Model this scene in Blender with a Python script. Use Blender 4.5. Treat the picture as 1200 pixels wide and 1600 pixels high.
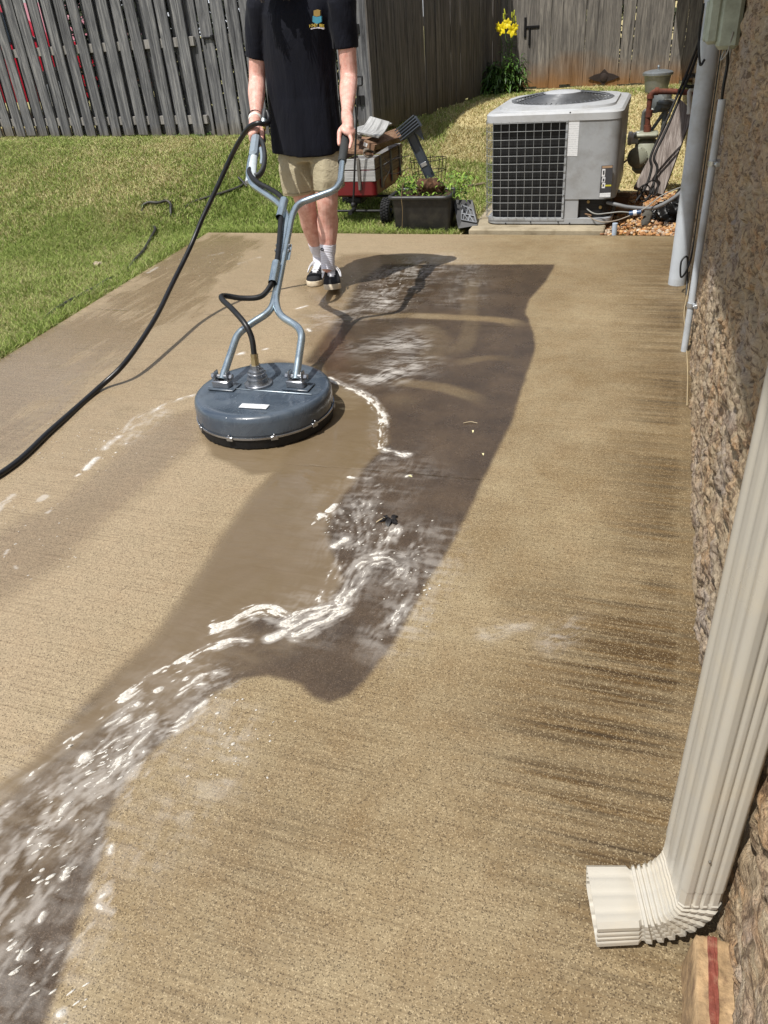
import bpy, math, random
import numpy as np
from mathutils import Vector, Matrix
random.seed(7); RNG = np.random.default_rng(7)
scene = bpy.context.scene
for o in list(bpy.data.objects): bpy.data.objects.remove(o)
col = scene.collection
# ------------------------------------------------------------------ camera
F = 1202.0; CX, CY = 600.0, 800.0; CAM_H = 1.5
_n = np.array([152., 1837., F]); _n /= np.linalg.norm(_n)
_v = np.array([1070 - CX, -25 - CY, F]); _v /= np.linalg.norm(_v)
_up = -_n; _f = _v - _up * np.dot(_v, _up); _f /= np.linalg.norm(_f); _r = np.cross(_f, _up)
RC = np.array([_r, _f, _up])
CAM = np.array([0., 0., CAM_H])
cam_data = bpy.data.cameras.new('camera'); cam = bpy.data.objects.new('camera', cam_data); col.objects.link(cam)
cam_data.sensor_fit = 'VERTICAL'; cam_data.sensor_height = 36.0; cam_data.lens = F / 1600 * 36
cam_data.clip_start = 0.02; cam_data.clip_end = 500
rt = RC @ np.array([1., 0, 0]); upv = RC @ np.array([0, -1., 0]); bk = RC @ np.array([0, 0, -1.])
cam.matrix_world = Matrix(((rt[0], upv[0], bk[0], 0), (rt[1], upv[1], bk[1], 0), (rt[2], upv[2], bk[2], CAM_H), (0, 0, 0, 1)))
scene.camera = cam
# ------------------------------------------------------------------ light
SHX, SHY = 0.23, 0.45                      # ground shadow offset of one metre of height
sun_dir = Vector((SHX, SHY, -1)).normalized()
elev = math.asin(-sun_dir.z)
to_sun = -sun_dir
world = bpy.data.worlds.new('World'); scene.world = world; world.use_nodes = True
wn = world.node_tree; wn.nodes.clear()
wo = wn.nodes.new('ShaderNodeOutputWorld'); wb = wn.nodes.new('ShaderNodeBackground'); ws = wn.nodes.new('ShaderNodeTexSky')
ws.sky_type = 'NISHITA'; ws.sun_disc = False; ws.sun_elevation = elev
ws.sun_rotation = math.atan2(to_sun.x, to_sun.y)
ws.air_density = 1.0; ws.dust_density = 1.5
wb.inputs['Strength'].default_value = 0.10
wtc = wn.nodes.new('ShaderNodeTexCoord'); wnz = wn.nodes.new('ShaderNodeTexNoise'); wnz.inputs['Scale'].default_value = 2.6; wnz.inputs['Detail'].default_value = 7; wnz.inputs['Roughness'].default_value = .6
wmp = wn.nodes.new('ShaderNodeMapping'); wmp.inputs['Scale'].default_value = (1, 1, 2.2); wn.links.new(wtc.outputs['Generated'], wmp.inputs[0]); wn.links.new(wmp.outputs[0], wnz.inputs['Vector'])
wrp = wn.nodes.new('ShaderNodeValToRGB'); wrp.color_ramp.elements[0].position = .44; wrp.color_ramp.elements[1].position = .62; wn.links.new(wnz.outputs[0], wrp.inputs[0])
wmx = wn.nodes.new('ShaderNodeMix'); wmx.data_type = 'RGBA'; wn.links.new(wrp.outputs[0], wmx.inputs[0]); wn.links.new(ws.outputs[0], wmx.inputs[6]); wmx.inputs[7].default_value = (9.6, 10.0, 10.6, 1)
wn.links.new(wmx.outputs[2], wb.inputs[0]); wn.links.new(wb.outputs[0], wo.inputs[0])
sd = bpy.data.lights.new('sun', 'SUN'); sd.energy = 4.8; sd.angle = math.radians(0.5); sd.color = (1.0, 0.965, 0.905)
sun = bpy.data.objects.new('sun', sd); col.objects.link(sun)
sun.rotation_euler = sun_dir.to_track_quat('-Z', 'Y').to_euler(); sun.location = (-3, -5, 12)
scene.view_settings.view_transform = 'Standard'; scene.view_settings.look = 'None'
scene.view_settings.exposure = 0.0; scene.view_settings.gamma = 1.0; scene.view_settings.use_curve_mapping = False
scene.render.engine = 'CYCLES'
scene.render.resolution_x = 768; scene.render.resolution_y = 1024
# ------------------------------------------------------------------ projection helpers (photo pixel -> place)
def ray(px, py): return RC @ np.array([px - CX, py - CY, F])
def G(px, py, z=0.0):
    d = ray(px, py); return CAM + d * (z - CAM_H) / d[2]
def onY(px, py, Y):
    d = ray(px, py); return CAM + d * Y / d[1]
def onX(px, py, X):
    d = ray(px, py); return CAM + d * X / d[0]
def S(a, b, x):
    t = np.clip((x - a) / (b - a), 0, 1); return t * t * (3 - 2 * t)
PLAT = 0.48
def zg(x, y):                               # lawn: level beside the patio, rising to the fences
    y0 = np.interp(x, [-6.5, -4.5, -3.75, -2.9, -2.3, 0], [4.6, 5.2, 6.3, 6.35, 7.0, 7.3]); y1 = np.interp(x, [-4.0, -2.95, -2.3, 0], [8.0, 7.8, 9.6, 11.2])
    return -0.025 + PLAT * S(y0, y1, y) + 0.025 * S(y0, y1, y)
def GT(px, py):                             # pixel on the lawn terrain
    z = 0.0
    for _ in range(30):
        p = G(px, py, z); z = 0.6 * z + 0.4 * float(zg(p[0], p[1]))
    return p
# ------------------------------------------------------------------ numpy noise
_T = RNG.random((256, 256))
def vnoise(x, y):
    xi = np.floor(x).astype(int); yi = np.floor(y).astype(int); fx = x - xi; fy = y - yi
    fx = fx * fx * (3 - 2 * fx); fy = fy * fy * (3 - 2 * fy)
    a = _T[xi & 255, yi & 255]; b = _T[(xi + 1) & 255, yi & 255]; c = _T[xi & 255, (yi + 1) & 255]; d = _T[(xi + 1) & 255, (yi + 1) & 255]
    return (a * (1 - fx) + b * fx) * (1 - fy) + (c * (1 - fx) + d * fx) * fy
def fbm(x, y, o=4):
    s = 0; a = 0.5; n = 0
    for i in range(o):
        s = s + a * vnoise(x * 2 ** i + 17.3 * i, y * 2 ** i + 9.1 * i); n += a; a *= 0.5
    return s / n
# ------------------------------------------------------------------ materials
def srgb(r, g, b):
    return tuple(((c / 255) / 12.92 if c / 255 <= 0.04045 else ((c / 255 + 0.055) / 1.055) ** 2.4) for c in (r, g, b)) + (1,)
class NT:
    def __init__(s, name):
        s.m = bpy.data.materials.new(name); s.m.use_nodes = True; s.t = s.m.node_tree; s.t.nodes.clear()
        s.out = s.n('ShaderNodeOutputMaterial'); s.b = s.n('ShaderNodeBsdfPrincipled'); s.l(s.b.outputs[0], s.out.inputs[0])
        s.tc = s.n('ShaderNodeTexCoord'); s.co = s.tc.outputs['Object']
    def n(s, t, **k):
        x = s.t.nodes.new(t)
        for a, b in k.items(): setattr(x, a, b)
        return x
    def l(s, a, b): s.t.links.new(a, b)
    def val(s, sock, v):
        if isinstance(v, bpy.types.NodeSocket): s.l(v, sock)
        else: sock.default_value = v
    def mapc(s, sc, src=None):
        m = s.n('ShaderNodeMapping'); m.inputs['Scale'].default_value = sc if isinstance(sc, tuple) else (sc,) * 3
        s.l(src or s.co, m.inputs[0]); return m.outputs[0]
    def noise(s, scale, detail=4, rough=0.55, dist=0.0, co=None):
        x = s.n('ShaderNodeTexNoise'); x.inputs['Scale'].default_value = scale; x.inputs['Detail'].default_value = detail
        x.inputs['Roughness'].default_value = rough; x.inputs['Distortion'].default_value = dist
        s.l(co or s.co, x.inputs['Vector']); return x.outputs[0]
    def vor(s, scale, co=None, feat='F1', out='Distance'):
        x = s.n('ShaderNodeTexVoronoi'); x.feature = feat; x.inputs['Scale'].default_value = scale
        s.l(co or s.co, x.inputs['Vector']); return x.outputs[out]
    def ramp(s, f, stops):
        x = s.n('ShaderNodeValToRGB'); cr = x.color_ramp
        while len(cr.elements) < len(stops): cr.elements.new(0.5)
        for e, (p, c) in zip(cr.elements, stops):
            e.position = p; e.color = c if isinstance(c, tuple) else (c, c, c, 1)
        s.l(f, x.inputs[0]); return x.outputs[0]
    def mix(s, f, a, b, mode='MIX'):
        x = s.n('ShaderNodeMix'); x.data_type = 'RGBA'; x.blend_type = mode
        s.val(x.inputs[0], f); s.val(x.inputs[6], a); s.val(x.inputs[7], b); return x.outputs[2]
    def math(s, op, a, b=0.0, clamp=False):
        x = s.n('ShaderNodeMath'); x.operation = op; x.use_clamp = clamp; s.val(x.inputs[0], a); s.val(x.inputs[1], b); return x.outputs[0]
    def attr(s, name, out='Fac'):
        x = s.n('ShaderNodeAttribute'); x.attribute_name = name; return x.outputs[out]
    def isl(s): return s.n('ShaderNodeNewGeometry').outputs['Random Per Island']
    def bump(s, h, strength=0.3, dist=0.01):
        x = s.n('ShaderNodeBump'); x.inputs['Strength'].default_value = strength; x.inputs['Distance'].default_value = dist
        s.l(h, x.inputs['Height']); s.l(x.outputs[0], s.b.inputs['Normal'])
    def set(s, **k):
        names = dict(color='Base Color', rough='Roughness', metal='Metallic', spec='Specular IOR Level', sss='Subsurface Weight', trans='Transmission Weight', coat='Coat Weight', alpha='Alpha')
        for a, b in k.items(): s.val(s.b.inputs[names[a]], b)
        return s
def MAT(name, c, rough=0.6, metal=0.0, var=0.15, scale=12, bump=0.0, bscale=60, dirt=None, dscale=5, coat=0, spec=0.5, sss=0):
    """general worn material: colour c (0-255 sRGB) with mottling, optional dirt colour in patches"""
    t = NT(name); base = srgb(*c)
    dk = tuple(x * (1 - var * 1.6) for x in base[:3]) + (1,); lt = tuple(min(1, x * (1 + var)) for x in base[:3]) + (1,)
    n = t.noise(scale, 5, 0.6)
    cc = t.ramp(n, [(0.3, dk), (0.7, lt)])
    if dirt:
        d = t.ramp(t.noise(dscale, 6, 0.65), [(0.48, 0.0), (0.66, 0.8)])
        cc = t.mix(d, cc, srgb(*dirt))
    t.set(color=cc, metal=metal, spec=spec, coat=coat, sss=sss)
    t.set(rough=t.ramp(t.noise(scale * 1.7, 4), [(0.3, max(0.03, rough - 0.1)), (0.7, min(1, rough + 0.1))]))
    if bump: t.bump(t.noise(bscale, 5, 0.6), bump, 0.004)
    return t.m
# ------------------------------------------------------------------ mesh helpers
def tag(o, label=None, cat=None, group=None, kind=None):
    if label: o['label'] = label
    if cat: o['category'] = cat
    if group: o['group'] = group
    if kind: o['kind'] = kind
    return o
def empty(name, loc, label, cat, group=None, rz=0):
    o = bpy.data.objects.new(name, None); o.empty_display_size = 0.1; col.objects.link(o); o.location = loc; o.rotation_euler[2] = rz
    return tag(o, label, cat, group)
def mesh_obj(name, V, Fc, mat, parent=None, smooth=True, angle=None):
    me = bpy.data.meshes.new(name)
    V = np.asarray(V, dtype=np.float64).reshape(-1, 3)
    if isinstance(Fc, np.ndarray):
        k = Fc.shape[1]; n = len(Fc)
        me.vertices.add(len(V)); me.vertices.foreach_set('co', V.astype(np.float32).ravel())
        me.loops.add(n * k); me.polygons.add(n)
        me.loops.foreach_set('vertex_index', Fc.astype(np.int32).ravel())
        me.polygons.foreach_set('loop_start', np.arange(0, n * k, k, dtype=np.int32))
        me.update(calc_edges=True)
    else:
        me.from_pydata([tuple(map(float, v)) for v in V], [], Fc)
    if smooth and angle is None:
        me.polygons.foreach_set('use_smooth', np.ones(len(me.polygons), dtype=bool))
    elif smooth:
        me.polygons.foreach_set('use_smooth', np.ones(len(me.polygons), dtype=bool)); me.set_sharp_from_angle(angle=math.radians(angle))
    me.update()
    if mat is not None: me.materials.append(mat)
    o = bpy.data.objects.new(name, me); col.objects.link(o)
    if parent is not None:
        o.parent = parent
        base = Vector((0, 0, 0)); p = parent
        M = Matrix.Identity(4); ch = []
        while p is not None: ch.append(p); p = p.parent
        for p in reversed(ch): M = M @ p.matrix_basis if p.matrix_parent_inverse == Matrix.Identity(4) else M @ p.matrix_parent_inverse @ p.matrix_basis
        o.matrix_parent_inverse = M.inverted()
    return o
def catmull(P, n=8):
    P = [np.array(p, float) for p in P]
    if len(P) < 3: return np.array(P)
    Q = [2 * P[0] - P[1]] + P + [2 * P[-1] - P[-2]]; out = []
    for i in range(1, len(Q) - 2):
        for k in range(n):
            t = k / n; a, b, c, d = Q[i - 1:i + 3]
            out.append(0.5 * ((2 * b) + (-a + c) * t + (2 * a - 5 * b + 4 * c - d) * t * t + (-a + 3 * b - 3 * c + d) * t ** 3))
    out.append(P[-1]); return np.array(out)
def fillet(P, r, n=5):
    """polyline with its corners rounded to about radius r"""
    P = [np.array(p, float) for p in P]; out = [P[0]]
    for i in range(1, len(P) - 1):
        a, b, c = P[i - 1], P[i], P[i + 1]; u = a - b; v = c - b; lu = np.linalg.norm(u); lv = np.linalg.norm(v)
        k = min(r, lu * 0.45, lv * 0.45); p0 = b + u / lu * k; p1 = b + v / lv * k
        for j in range(n + 1):
            t = j / n; out.append((1 - t) ** 2 * p0 + 2 * t * (1 - t) * b + t * t * p1)
    out.append(P[-1]); return np.array(out)
class MB:
    def __init__(s): s.v = []; s.f = []
    def add(s, V, Fc):
        k = len(s.v); s.v += [tuple(map(float, v)) for v in V]; s.f += [tuple(i + k for i in f) for f in Fc]; return s
    def box(s, c, sz, R=None, bev=0.0, taper=None):
        """bevelled box, centre c, size sz, optional 3x3 rotation R"""
        x, y, z = [d / 2 for d in sz]; b = min(bev, x * 0.9, y * 0.9, z * 0.9)
        V = []; Fc = []
        if b <= 0:
            V = [(-x, -y, -z), (x, -y, -z), (x, y, -z), (-x, y, -z), (-x, -y, z), (x, -y, z), (x, y, z), (-x, y, z)]
            Fc = [(3, 2, 1, 0), (4, 5, 6, 7), (0, 1, 5, 4), (1, 2, 6, 5), (2, 3, 7, 6), (3, 0, 4, 7)]
        else:
            rings = [(-z, b), (-z + b, 0), (z - b, 0), (z, b)]
            for zz, inn in rings:
                X, Y = x - inn, y - inn; bb = b * (1 if inn == 0 else 0.5)
                V += [(-X + bb, -Y, zz), (X - bb, -Y, zz), (X, -Y + bb, zz), (X, Y - bb, zz), (X - bb, Y, zz), (-X + bb, Y, zz), (-X, Y - bb, zz), (-X, -Y + bb, zz)]
            for r in range(3):
                for i in range(8):
                    j = (i + 1) % 8; Fc.append((r * 8 + i, r * 8 + j, r * 8 + 8 + j, r * 8 + 8 + i))
            Fc.append(tuple(range(7, -1, -1))); Fc.append(tuple(range(24, 32)))
        V = np.array(V)
        if taper is not None:
            t = (V[:, 2:3] / z + 1) / 2; V[:, :2] *= (1 + (taper - 1) * t)
        if R is not None: V = V @ np.array(R).T
        return s.add(V + np.array(c), Fc)
    def tube(s, P, r, n=10, cap=True, flat=None, upv=None):
        P = np.array(P, float); m = len(P); r = np.broadcast_to(np.array(r, float), (m,))
        T = np.gradient(P, axis=0); T /= np.linalg.norm(T, axis=1)[:, None] + 1e-12
        u = np.array(upv if upv is not None else ([0, 0, 1.] if abs(T[0][2]) < 0.9 else [1., 0, 0]))
        u = u - T[0] * np.dot(u, T[0]); u /= np.linalg.norm(u); V = []
        for i in range(m):
            u = u - T[i] * np.dot(u, T[i]); u /= np.linalg.norm(u); w = np.cross(T[i], u)
            for k in range(n):
                a = 2 * math.pi * k / n; fx = 1 if flat is None else flat
                V.append(P[i] + r[i] * (math.cos(a) * u * fx + math.sin(a) * w))
        Fc = [(i * n + k, i * n + (k + 1) % n, (i + 1) * n + (k + 1) % n, (i + 1) * n + k) for i in range(m - 1) for k in range(n)]
        if cap: Fc += [tuple(range(n - 1, -1, -1)), tuple(range((m - 1) * n, m * n))]
        return s.add(V, Fc)
    def lathe(s, prof, c, axis=(0, 0, 1), n=32, cap=True):
        """prof: list of (radius, height along axis)"""
        ax = np.array(axis, float); ax /= np.linalg.norm(ax); u = np.array([1., 0, 0]) if abs(ax[0]) < 0.9 else np.array([0, 1., 0])
        u = u - ax * np.dot(u, ax); u /= np.linalg.norm(u); w = np.cross(ax, u); V = []; c = np.array(c, float)
        for r, h in prof:
            for k in range(n):
                a = 2 * math.pi * k / n; V.append(c + ax * h + r * (math.cos(a) * u + math.sin(a) * w))
        m = len(prof); Fc = [(i * n + k, i * n + (k + 1) % n, (i + 1) * n + (k + 1) % n, (i + 1) * n + k) for i in range(m - 1) for k in range(n)]
        if cap: Fc += [tuple(range(n - 1, -1, -1)), tuple(range((m - 1) * n, m * n))]
        return s.add(V, Fc)
    def loft(s, rings, cap=True, closed=True):
        n = len(rings[0]); V = [p for r in rings for p in r]; Fc = []
        kk = n if closed else n - 1
        for i in range(len(rings) - 1):
            for k in range(kk): Fc.append((i * n + k, i * n + (k + 1) % n, (i + 1) * n + (k + 1) % n, (i + 1) * n + k))
        if cap and closed: Fc += [tuple(range(n - 1, -1, -1)), tuple(range((len(rings) - 1) * n, len(rings) * n))]
        return s.add(V, Fc)
    def prism(s, poly, O, U, W, N, th):
        """polygon in the (U,W) plane at O, thickness th along N"""
        O, U, W, N = [np.array(a, float) for a in (O, U, W, N)]; n = len(poly)
        V = [O + U * a + W * b for a, b in poly] + [O + U * a + W * b + N * th for a, b in poly]
        Fc = [tuple(range(n - 1, -1, -1)), tuple(range(n, 2 * n))] + [(k, (k + 1) % n, n + (k + 1) % n, n + k) for k in range(n)]
        return s.add(V, Fc)
    def ball(s, c, r, n=12, m=8, sc=(1, 1, 1), R=None):
        V = []; c = np.array(c, float)
        for i in range(m + 1):
            ph = math.pi * (0.02 + 0.96 * i / m)
            for k in range(n):
                a = 2 * math.pi * k / n; p = np.array([math.sin(ph) * math.cos(a) * sc[0], math.sin(ph) * math.sin(a) * sc[1], -math.cos(ph) * sc[2]]) * r
                if R is not None: p = np.array(R) @ p
                V.append(c + p)
        Fc = [(i * n + k, i * n + (k + 1) % n, (i + 1) * n + (k + 1) % n, (i + 1) * n + k) for i in range(m) for k in range(n)]
        Fc += [tuple(range(n - 1, -1, -1)), tuple(range(m * n, (m + 1) * n))]
        return s.add(V, Fc)
    def limb(s, P, r, n=16, flat=1.0, sm=6, upv=None):
        """closed tapered limb with rounded ends, for remeshed bodies"""
        P = np.array(P, float); r = np.array(r, float)
        Q = catmull(np.c_[P, r], sm) if len(P) > 2 else np.c_[P, r]
        a, b = Q[0], Q[-1]; ta = Q[0, :3] - Q[1, :3]; ta /= np.linalg.norm(ta); tb = Q[-1, :3] - Q[-2, :3]; tb /= np.linalg.norm(tb)
        A = [np.r_[a[:3] + ta * a[3] * math.sin(t), a[3] * math.cos(t)] for t in (1.35, 0.9, 0.45)]
        B = [np.r_[b[:3] + tb * b[3] * math.sin(t), b[3] * math.cos(t)] for t in (0.45, 0.9, 1.35)]
        Q = np.array(A + list(Q) + B)
        return s.tube(Q[:, :3], Q[:, 3], n, True, flat, upv)
    def build(s, name, mat, parent=None, smooth=True, angle=40):
        return mesh_obj(name, s.v, s.f, mat, parent, smooth, angle)
def rotz(a): c, s = math.cos(a), math.sin(a); return np.array([[c, -s, 0], [s, c, 0], [0, 0, 1]])
def rotx(a): c, s = math.cos(a), math.sin(a); return np.array([[1, 0, 0], [0, c, -s], [0, s, c]])
def roty(a): c, s = math.cos(a), math.sin(a); return np.array([[c, 0, s], [0, 1, 0], [-s, 0, c]])
def frame(d, up=(0, 0, 1)):
    """rotation whose x axis is d"""
    x = np.array(d, float); x /= np.linalg.norm(x); u = np.array(up, float); y = np.cross(u, x); y /= np.linalg.norm(y); z = np.cross(x, y)
    return np.array([x, y, z]).T
def remesh(o, vox=0.005, sm=4, fac=0.5):
    m = o.modifiers.new('remesh', 'REMESH'); m.mode = 'VOXEL'; m.voxel_size = vox; m.use_smooth_shade = True
    if sm:
        k = o.modifiers.new('smooth', 'SMOOTH'); k.iterations = sm; k.factor = fac
    return o
# ================================================================== PATIO
def pg(pts): return np.array([G(x, y)[:2] for x, y in pts])
def sdf(poly, X, Y):
    """signed distance to a polygon, positive inside"""
    d = np.full(X.shape, 1e9); ins = np.zeros(X.shape, bool); n = len(poly)
    for i in range(n):
        ax, ay = poly[i]; bx, by = poly[(i + 1) % n]; ex, ey = bx - ax, by - ay; L = ex * ex + ey * ey + 1e-12
        t = np.clip(((X - ax) * ex + (Y - ay) * ey) / L, 0, 1); d = np.minimum(d, np.hypot(X - ax - t * ex, Y - ay - t * ey))
        c = ((ay > Y) != (by > Y)); xx = ax + (Y - ay) * ex / (ey if abs(ey) > 1e-9 else 1e-9); ins ^= c & (X < xx)
    return np.where(ins, d, -d)
def pline(poly, X, Y):
    """distance from a polyline, arc length along it and signed side"""
    best = np.full(X.shape, 1e9); s = np.zeros(X.shape); sd_ = np.zeros(X.shape); acc = 0
    for i in range(len(poly) - 1):
        ax, ay = poly[i]; bx, by = poly[i + 1]; ex, ey = bx - ax, by - ay; L = math.hypot(ex, ey) + 1e-9
        tu = ((X - ax) * ex + (Y - ay) * ey) / L / L; t = np.clip(tu, 0, 1); d = np.hypot(X - ax - t * ex, Y - ay - t * ey); m = d < best; t = np.clip(tu, -9 if i == 0 else 0, 9 if i == len(poly) - 2 else 1)
        best = np.where(m, d, best); s = np.where(m, acc + t * L, s); sd_ = np.where(m, ((X - ax) * ey - (Y - ay) * ex) / L, sd_); acc += L
    return best, s, sd_, acc
WALLX = 0.232
PATIO_FAR = float(G(700, 365)[1])
_e0 = G(0, 560); _e1 = G(320, 365)
def patio_left(y): return np.interp(y, [-3, _e0[1], _e1[1], 7], [_e0[0] + .3, _e0[0], _e1[0], _e1[0]])
DIRT = pg([(868, 413), (851, 440), (830, 466), (820, 485), (826, 500), (835, 518), (838, 536), (832, 560), (820, 592), (808, 630), (796, 665), (772, 716), (748, 762), (722, 815), (690, 872), (655, 940),
           (618, 1003), (580, 1052), (548, 1085), (515, 1098), (490, 1088), (470, 1070), (420, 1055), (380, 1060), (330, 1085), (290, 1130), (235, 1175), (195, 1215), (170, 1270), (155, 1340), (125, 1430), (105, 1500), (70, 1600),
           (30, 1750), (-300, 1750), (-300, 1520), (-80, 1340), (0, 1268), (130, 1100), (240, 1000), (320, 885), (400, 770), (440, 725), (477, 565), (540, 480), (560, 440), (600, 413), (680, 413)])
FLOOD = pg([(515, 600), (545, 606), (578, 622), (598, 655), (596, 690), (580, 715), (560, 745), (530, 790), (505, 830), (520, 870), (535, 905), (520, 935), (470, 955), (400, 958), (350, 968), (300, 1000), (240, 1050), (170, 1110), (90, 1180), (0, 1260),
            (-60, 1300), (130, 1100), (240, 1000), (330, 880), (400, 772), (440, 735), (380, 740), (325, 712), (310, 660), (350, 600), (430, 560), (500, 570)])
STREAM = pg([(350, 985), (460, 985), (500, 1000), (400, 1045), (330, 1075), (290, 1125), (235, 1170), (195, 1210), (165, 1275), (120, 1350), (60, 1430), (0, 1500), (-150, 1650), (-150, 1400), (0, 1262), (130, 1135), (250, 1040)])
BAND = pg([(300, 640), (255, 650), (200, 690), (150, 735), (80, 790), (0, 830), (-120, 880), (-120, 1010), (0, 935), (90, 880), (180, 800), (250, 740), (310, 690)])
WETL = pg([(-50, 590), (0, 562), (150, 470), (320, 366), (400, 366), (380, 400), (300, 470), (220, 540), (120, 620), (0, 720), (-80, 760)])
WETP = pg([(470, 470), (520, 400), (600, 395), (690, 412), (660, 470), (640, 540), (610, 590), (560, 600), (500, 580), (480, 560)])
CLEANARCS = [([(545, 500), (590, 494), (640, 492), (700, 494), (760, 498), (800, 503), (832, 514)], .065, .75),
             ([(640, 505), (680, 520), (690, 545), (670, 575)], .10, .25), ([(600, 600), (640, 598), (690, 606), (740, 622), (768, 632)], .06, .45),
             ([(700, 570), (760, 560), (820, 560)], .05, .3), ([(640, 640), (600, 612)], .08, .3), ([(720, 560), (735, 520), (740, 480), (735, 430)], .07, .25)]
def smin(d, w): return S(-w, w, d)
def patio_fields(X, Y):
    w1 = fbm(X * 3, Y * 3, 4) - .5; w2 = fbm(X * 11 + 5, Y * 11, 3) - .5; w3 = fbm(X * 40, Y * 6, 3) - .5
    Xw = X + w1 * .10 + w2 * .02; Yw = Y + (fbm(X * 3 + 40, Y * 3, 3) - .5) * .06
    d = sdf(DIRT, X + w2 * .012 + w1 * .02, Y + w2 * .012)
    dirt = smin(d, np.where((X < -1.15), .035, .012))
    for pts, w, a in CLEANARCS:
        b, s, t, L = pline(pg(pts), Xw, Yw); f = S(w, w * .35, b) * a * S(0, .15, s) * S(0, .2, L - s)
        dirt = dirt * (1 - f)
    fl = sdf(FLOOD, Xw, Yw); flood = smin(fl, .025); flood = np.maximum(flood, dirt * S(-.98, -1.12, X) * S(2.9, 2.6, Y) * S(1.0, 1.3, Y))
    dirt = dirt * (1 - .65 * flood)
    st = sdf(STREAM, Xw, Yw); stream = smin(st, .05)
    bd = smin(sdf(BAND, Xw, Yw), .07)
    wl = smin(sdf(WETL, X + w1 * .5, Y + w1 * .3), .12); wp = smin(sdf(WETP, X + w1 * .4, Y + w1 * .3), .10)
    wet = np.maximum.reduce([dirt * .55, bd * .95, wl * (1.0 + 1.3 * w1 + 1.3 * w3), wp * .85, stream, smin(sdf(WETL, X - .5, Y), .3) * .25])
    # algae / damp streaks towards the wall
    px = np.interp(Y, [0, .8, 1.2, 1.5, 2.2, 3.0, 4.0, 5.0, 6.0], [.0, .0, -.22, -.16, .02, .03, -.02, -.12, -.08])
    st1 = S(px - .22, px + .22, X); streak = fbm(X * 3.0, Y * 150, 4); streak2 = fbm(X * 1.3 + 3, Y * 42, 4)
    near = S(WALLX - .42, WALLX - .04, X); algae = st1 * .38 + .8 * st1 * np.clip((streak * .62 + streak2 * .5 + w1 * .35 - .44) * 3.6, 0, 1)
    algae *= np.interp(Y, [0, .75, .95, 1.2, 1.7, 2.0, 2.6, 4.2, 5.2, 6.0], [.15, .40, .85, 1.0, 1.0, .60, .50, .8, .65, .55])
    algae = np.maximum(algae, near * np.clip((streak * .6 + streak2 * .35 + w1 * .8 - .17) * 2.4, 0, .9) * np.interp(Y, [0, .8, 1.0, 5.5, 6], [.1, .3, .9, .9, .5]))
    blot = [(1062, 765, .055, .9), (1020, 915, .10, .75), (1010, 990, .13, .5), (1030, 470, .14, .5), (1045, 400, .10, .5), (1035, 1060, .13, .5), (890, 925, .16, .25), (860, 945, .18, .3), (1075, 1330, .05, .5), (1060, 660, .05, .6)]
    for bx, by, r, a in blot:
        c = G(bx, by); dd = np.hypot(Xw - c[0], (Yw - c[1]) * 1.2); algae = np.maximum(algae, a * S(r, r * .35, dd + w2 * .06))
    edge = S(WALLX - .07, WALLX - .03, X); algae = np.maximum(algae * (1 - .35 * edge), edge * (.55 + 1.2 * w1) * 1.0)
    # old dull streaks at the left part of the swept field
    b2 = S(.28, .0, np.abs(X + .62)) * S(1.8, .9, Y) * np.clip((streak - .44) * 3, 0, 1) * .38
    algae = np.clip(np.maximum(algae, b2), 0, 1)
    clean = S(-.9, -1.7, X + .2 * w1) * (1 - dirt)          # freshly rinsed, paler side
    yl = 2.44 + (X + .6) * .03 + (fbm(X * 3, X * 0 + 4, 3) - .5) * .02; line = S(.0055, .002, np.abs(Y - yl)) * (.10 + .9 * dirt) * (.35 + .65 * S(.4, .6, fbm(X * 9, X * 0 + 2, 3)))
    yl2 = 4.05 + (fbm(X * 2, X * 0 + 14, 3) - .5) * .05; line = np.maximum(line, S(.010, .004, np.abs(Y - yl2)) * S(.42, .6, fbm(X * 5, X * 0 + 22, 3)) * .7)
    return dict(line=line, dirt=np.clip(dirt, 0, 1), flood=flood, wet=np.clip(wet, 0, 1), algae=algae, pale=clean, stream=stream)
def grid_axes(x0, x1, dx, ysegs):
    xs = np.arange(x0, x1 + dx / 2, dx); ys = [ysegs[0][0]]
    for a, b, h0, h1 in ysegs:
        while ys[-1] < b: ys.append(ys[-1] + h0 + (h1 - h0) * (ys[-1] - a) / (b - a))
    return xs, np.array(ys)
def grid_faces(nx, ny):
    i = np.arange(nx - 1)[None, :] + np.arange(ny - 1)[:, None] * nx
    return np.stack([i, i + 1, i + 1 + nx, i + nx], -1).reshape(-1, 4)
def setattr_(o, name, v):
    a = o.data.attributes.new(name, 'FLOAT', 'POINT'); a.data.foreach_set('value', np.asarray(v, np.float32).ravel())
us, ys = grid_axes(0, 1, 1 / 640., [(-3, .2, .15, .02), (.2, 1.6, .0055, .0055), (1.6, PATIO_FAR, .006, .012)]); ys[-1] = PATIO_FAR
U, Y = np.meshgrid(us, ys); XL = patio_left(Y); X = XL + U * (WALLX + .05 - XL)
fld = patio_fields(X, Y)
Z = -.004 * fld['flood'] + (fbm(X * 1.3, Y * 1.3, 3) - .5) * .004
edge_drop = np.minimum(X - XL, PATIO_FAR - Y); Z = Z - .012 * S(.012, 0, edge_drop)
V = np.stack([X, Y, Z], -1).reshape(-1, 3)
def rim(ix):  # skirt
    return ix
nx, ny = len(us), len(ys); Fq = grid_faces(nx, ny)
leftc = np.arange(ny) * nx; farc = (ny - 1) * nx + np.arange(nx)
sk = np.concatenate([leftc, farc]); k0 = len(V); skv = V[sk].copy(); skv[:, 2] = -.12
fl_ = [(leftc[i], leftc[i + 1], k0 + i + 1, k0 + i) for i in range(ny - 1)]; k1 = k0 + ny
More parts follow.
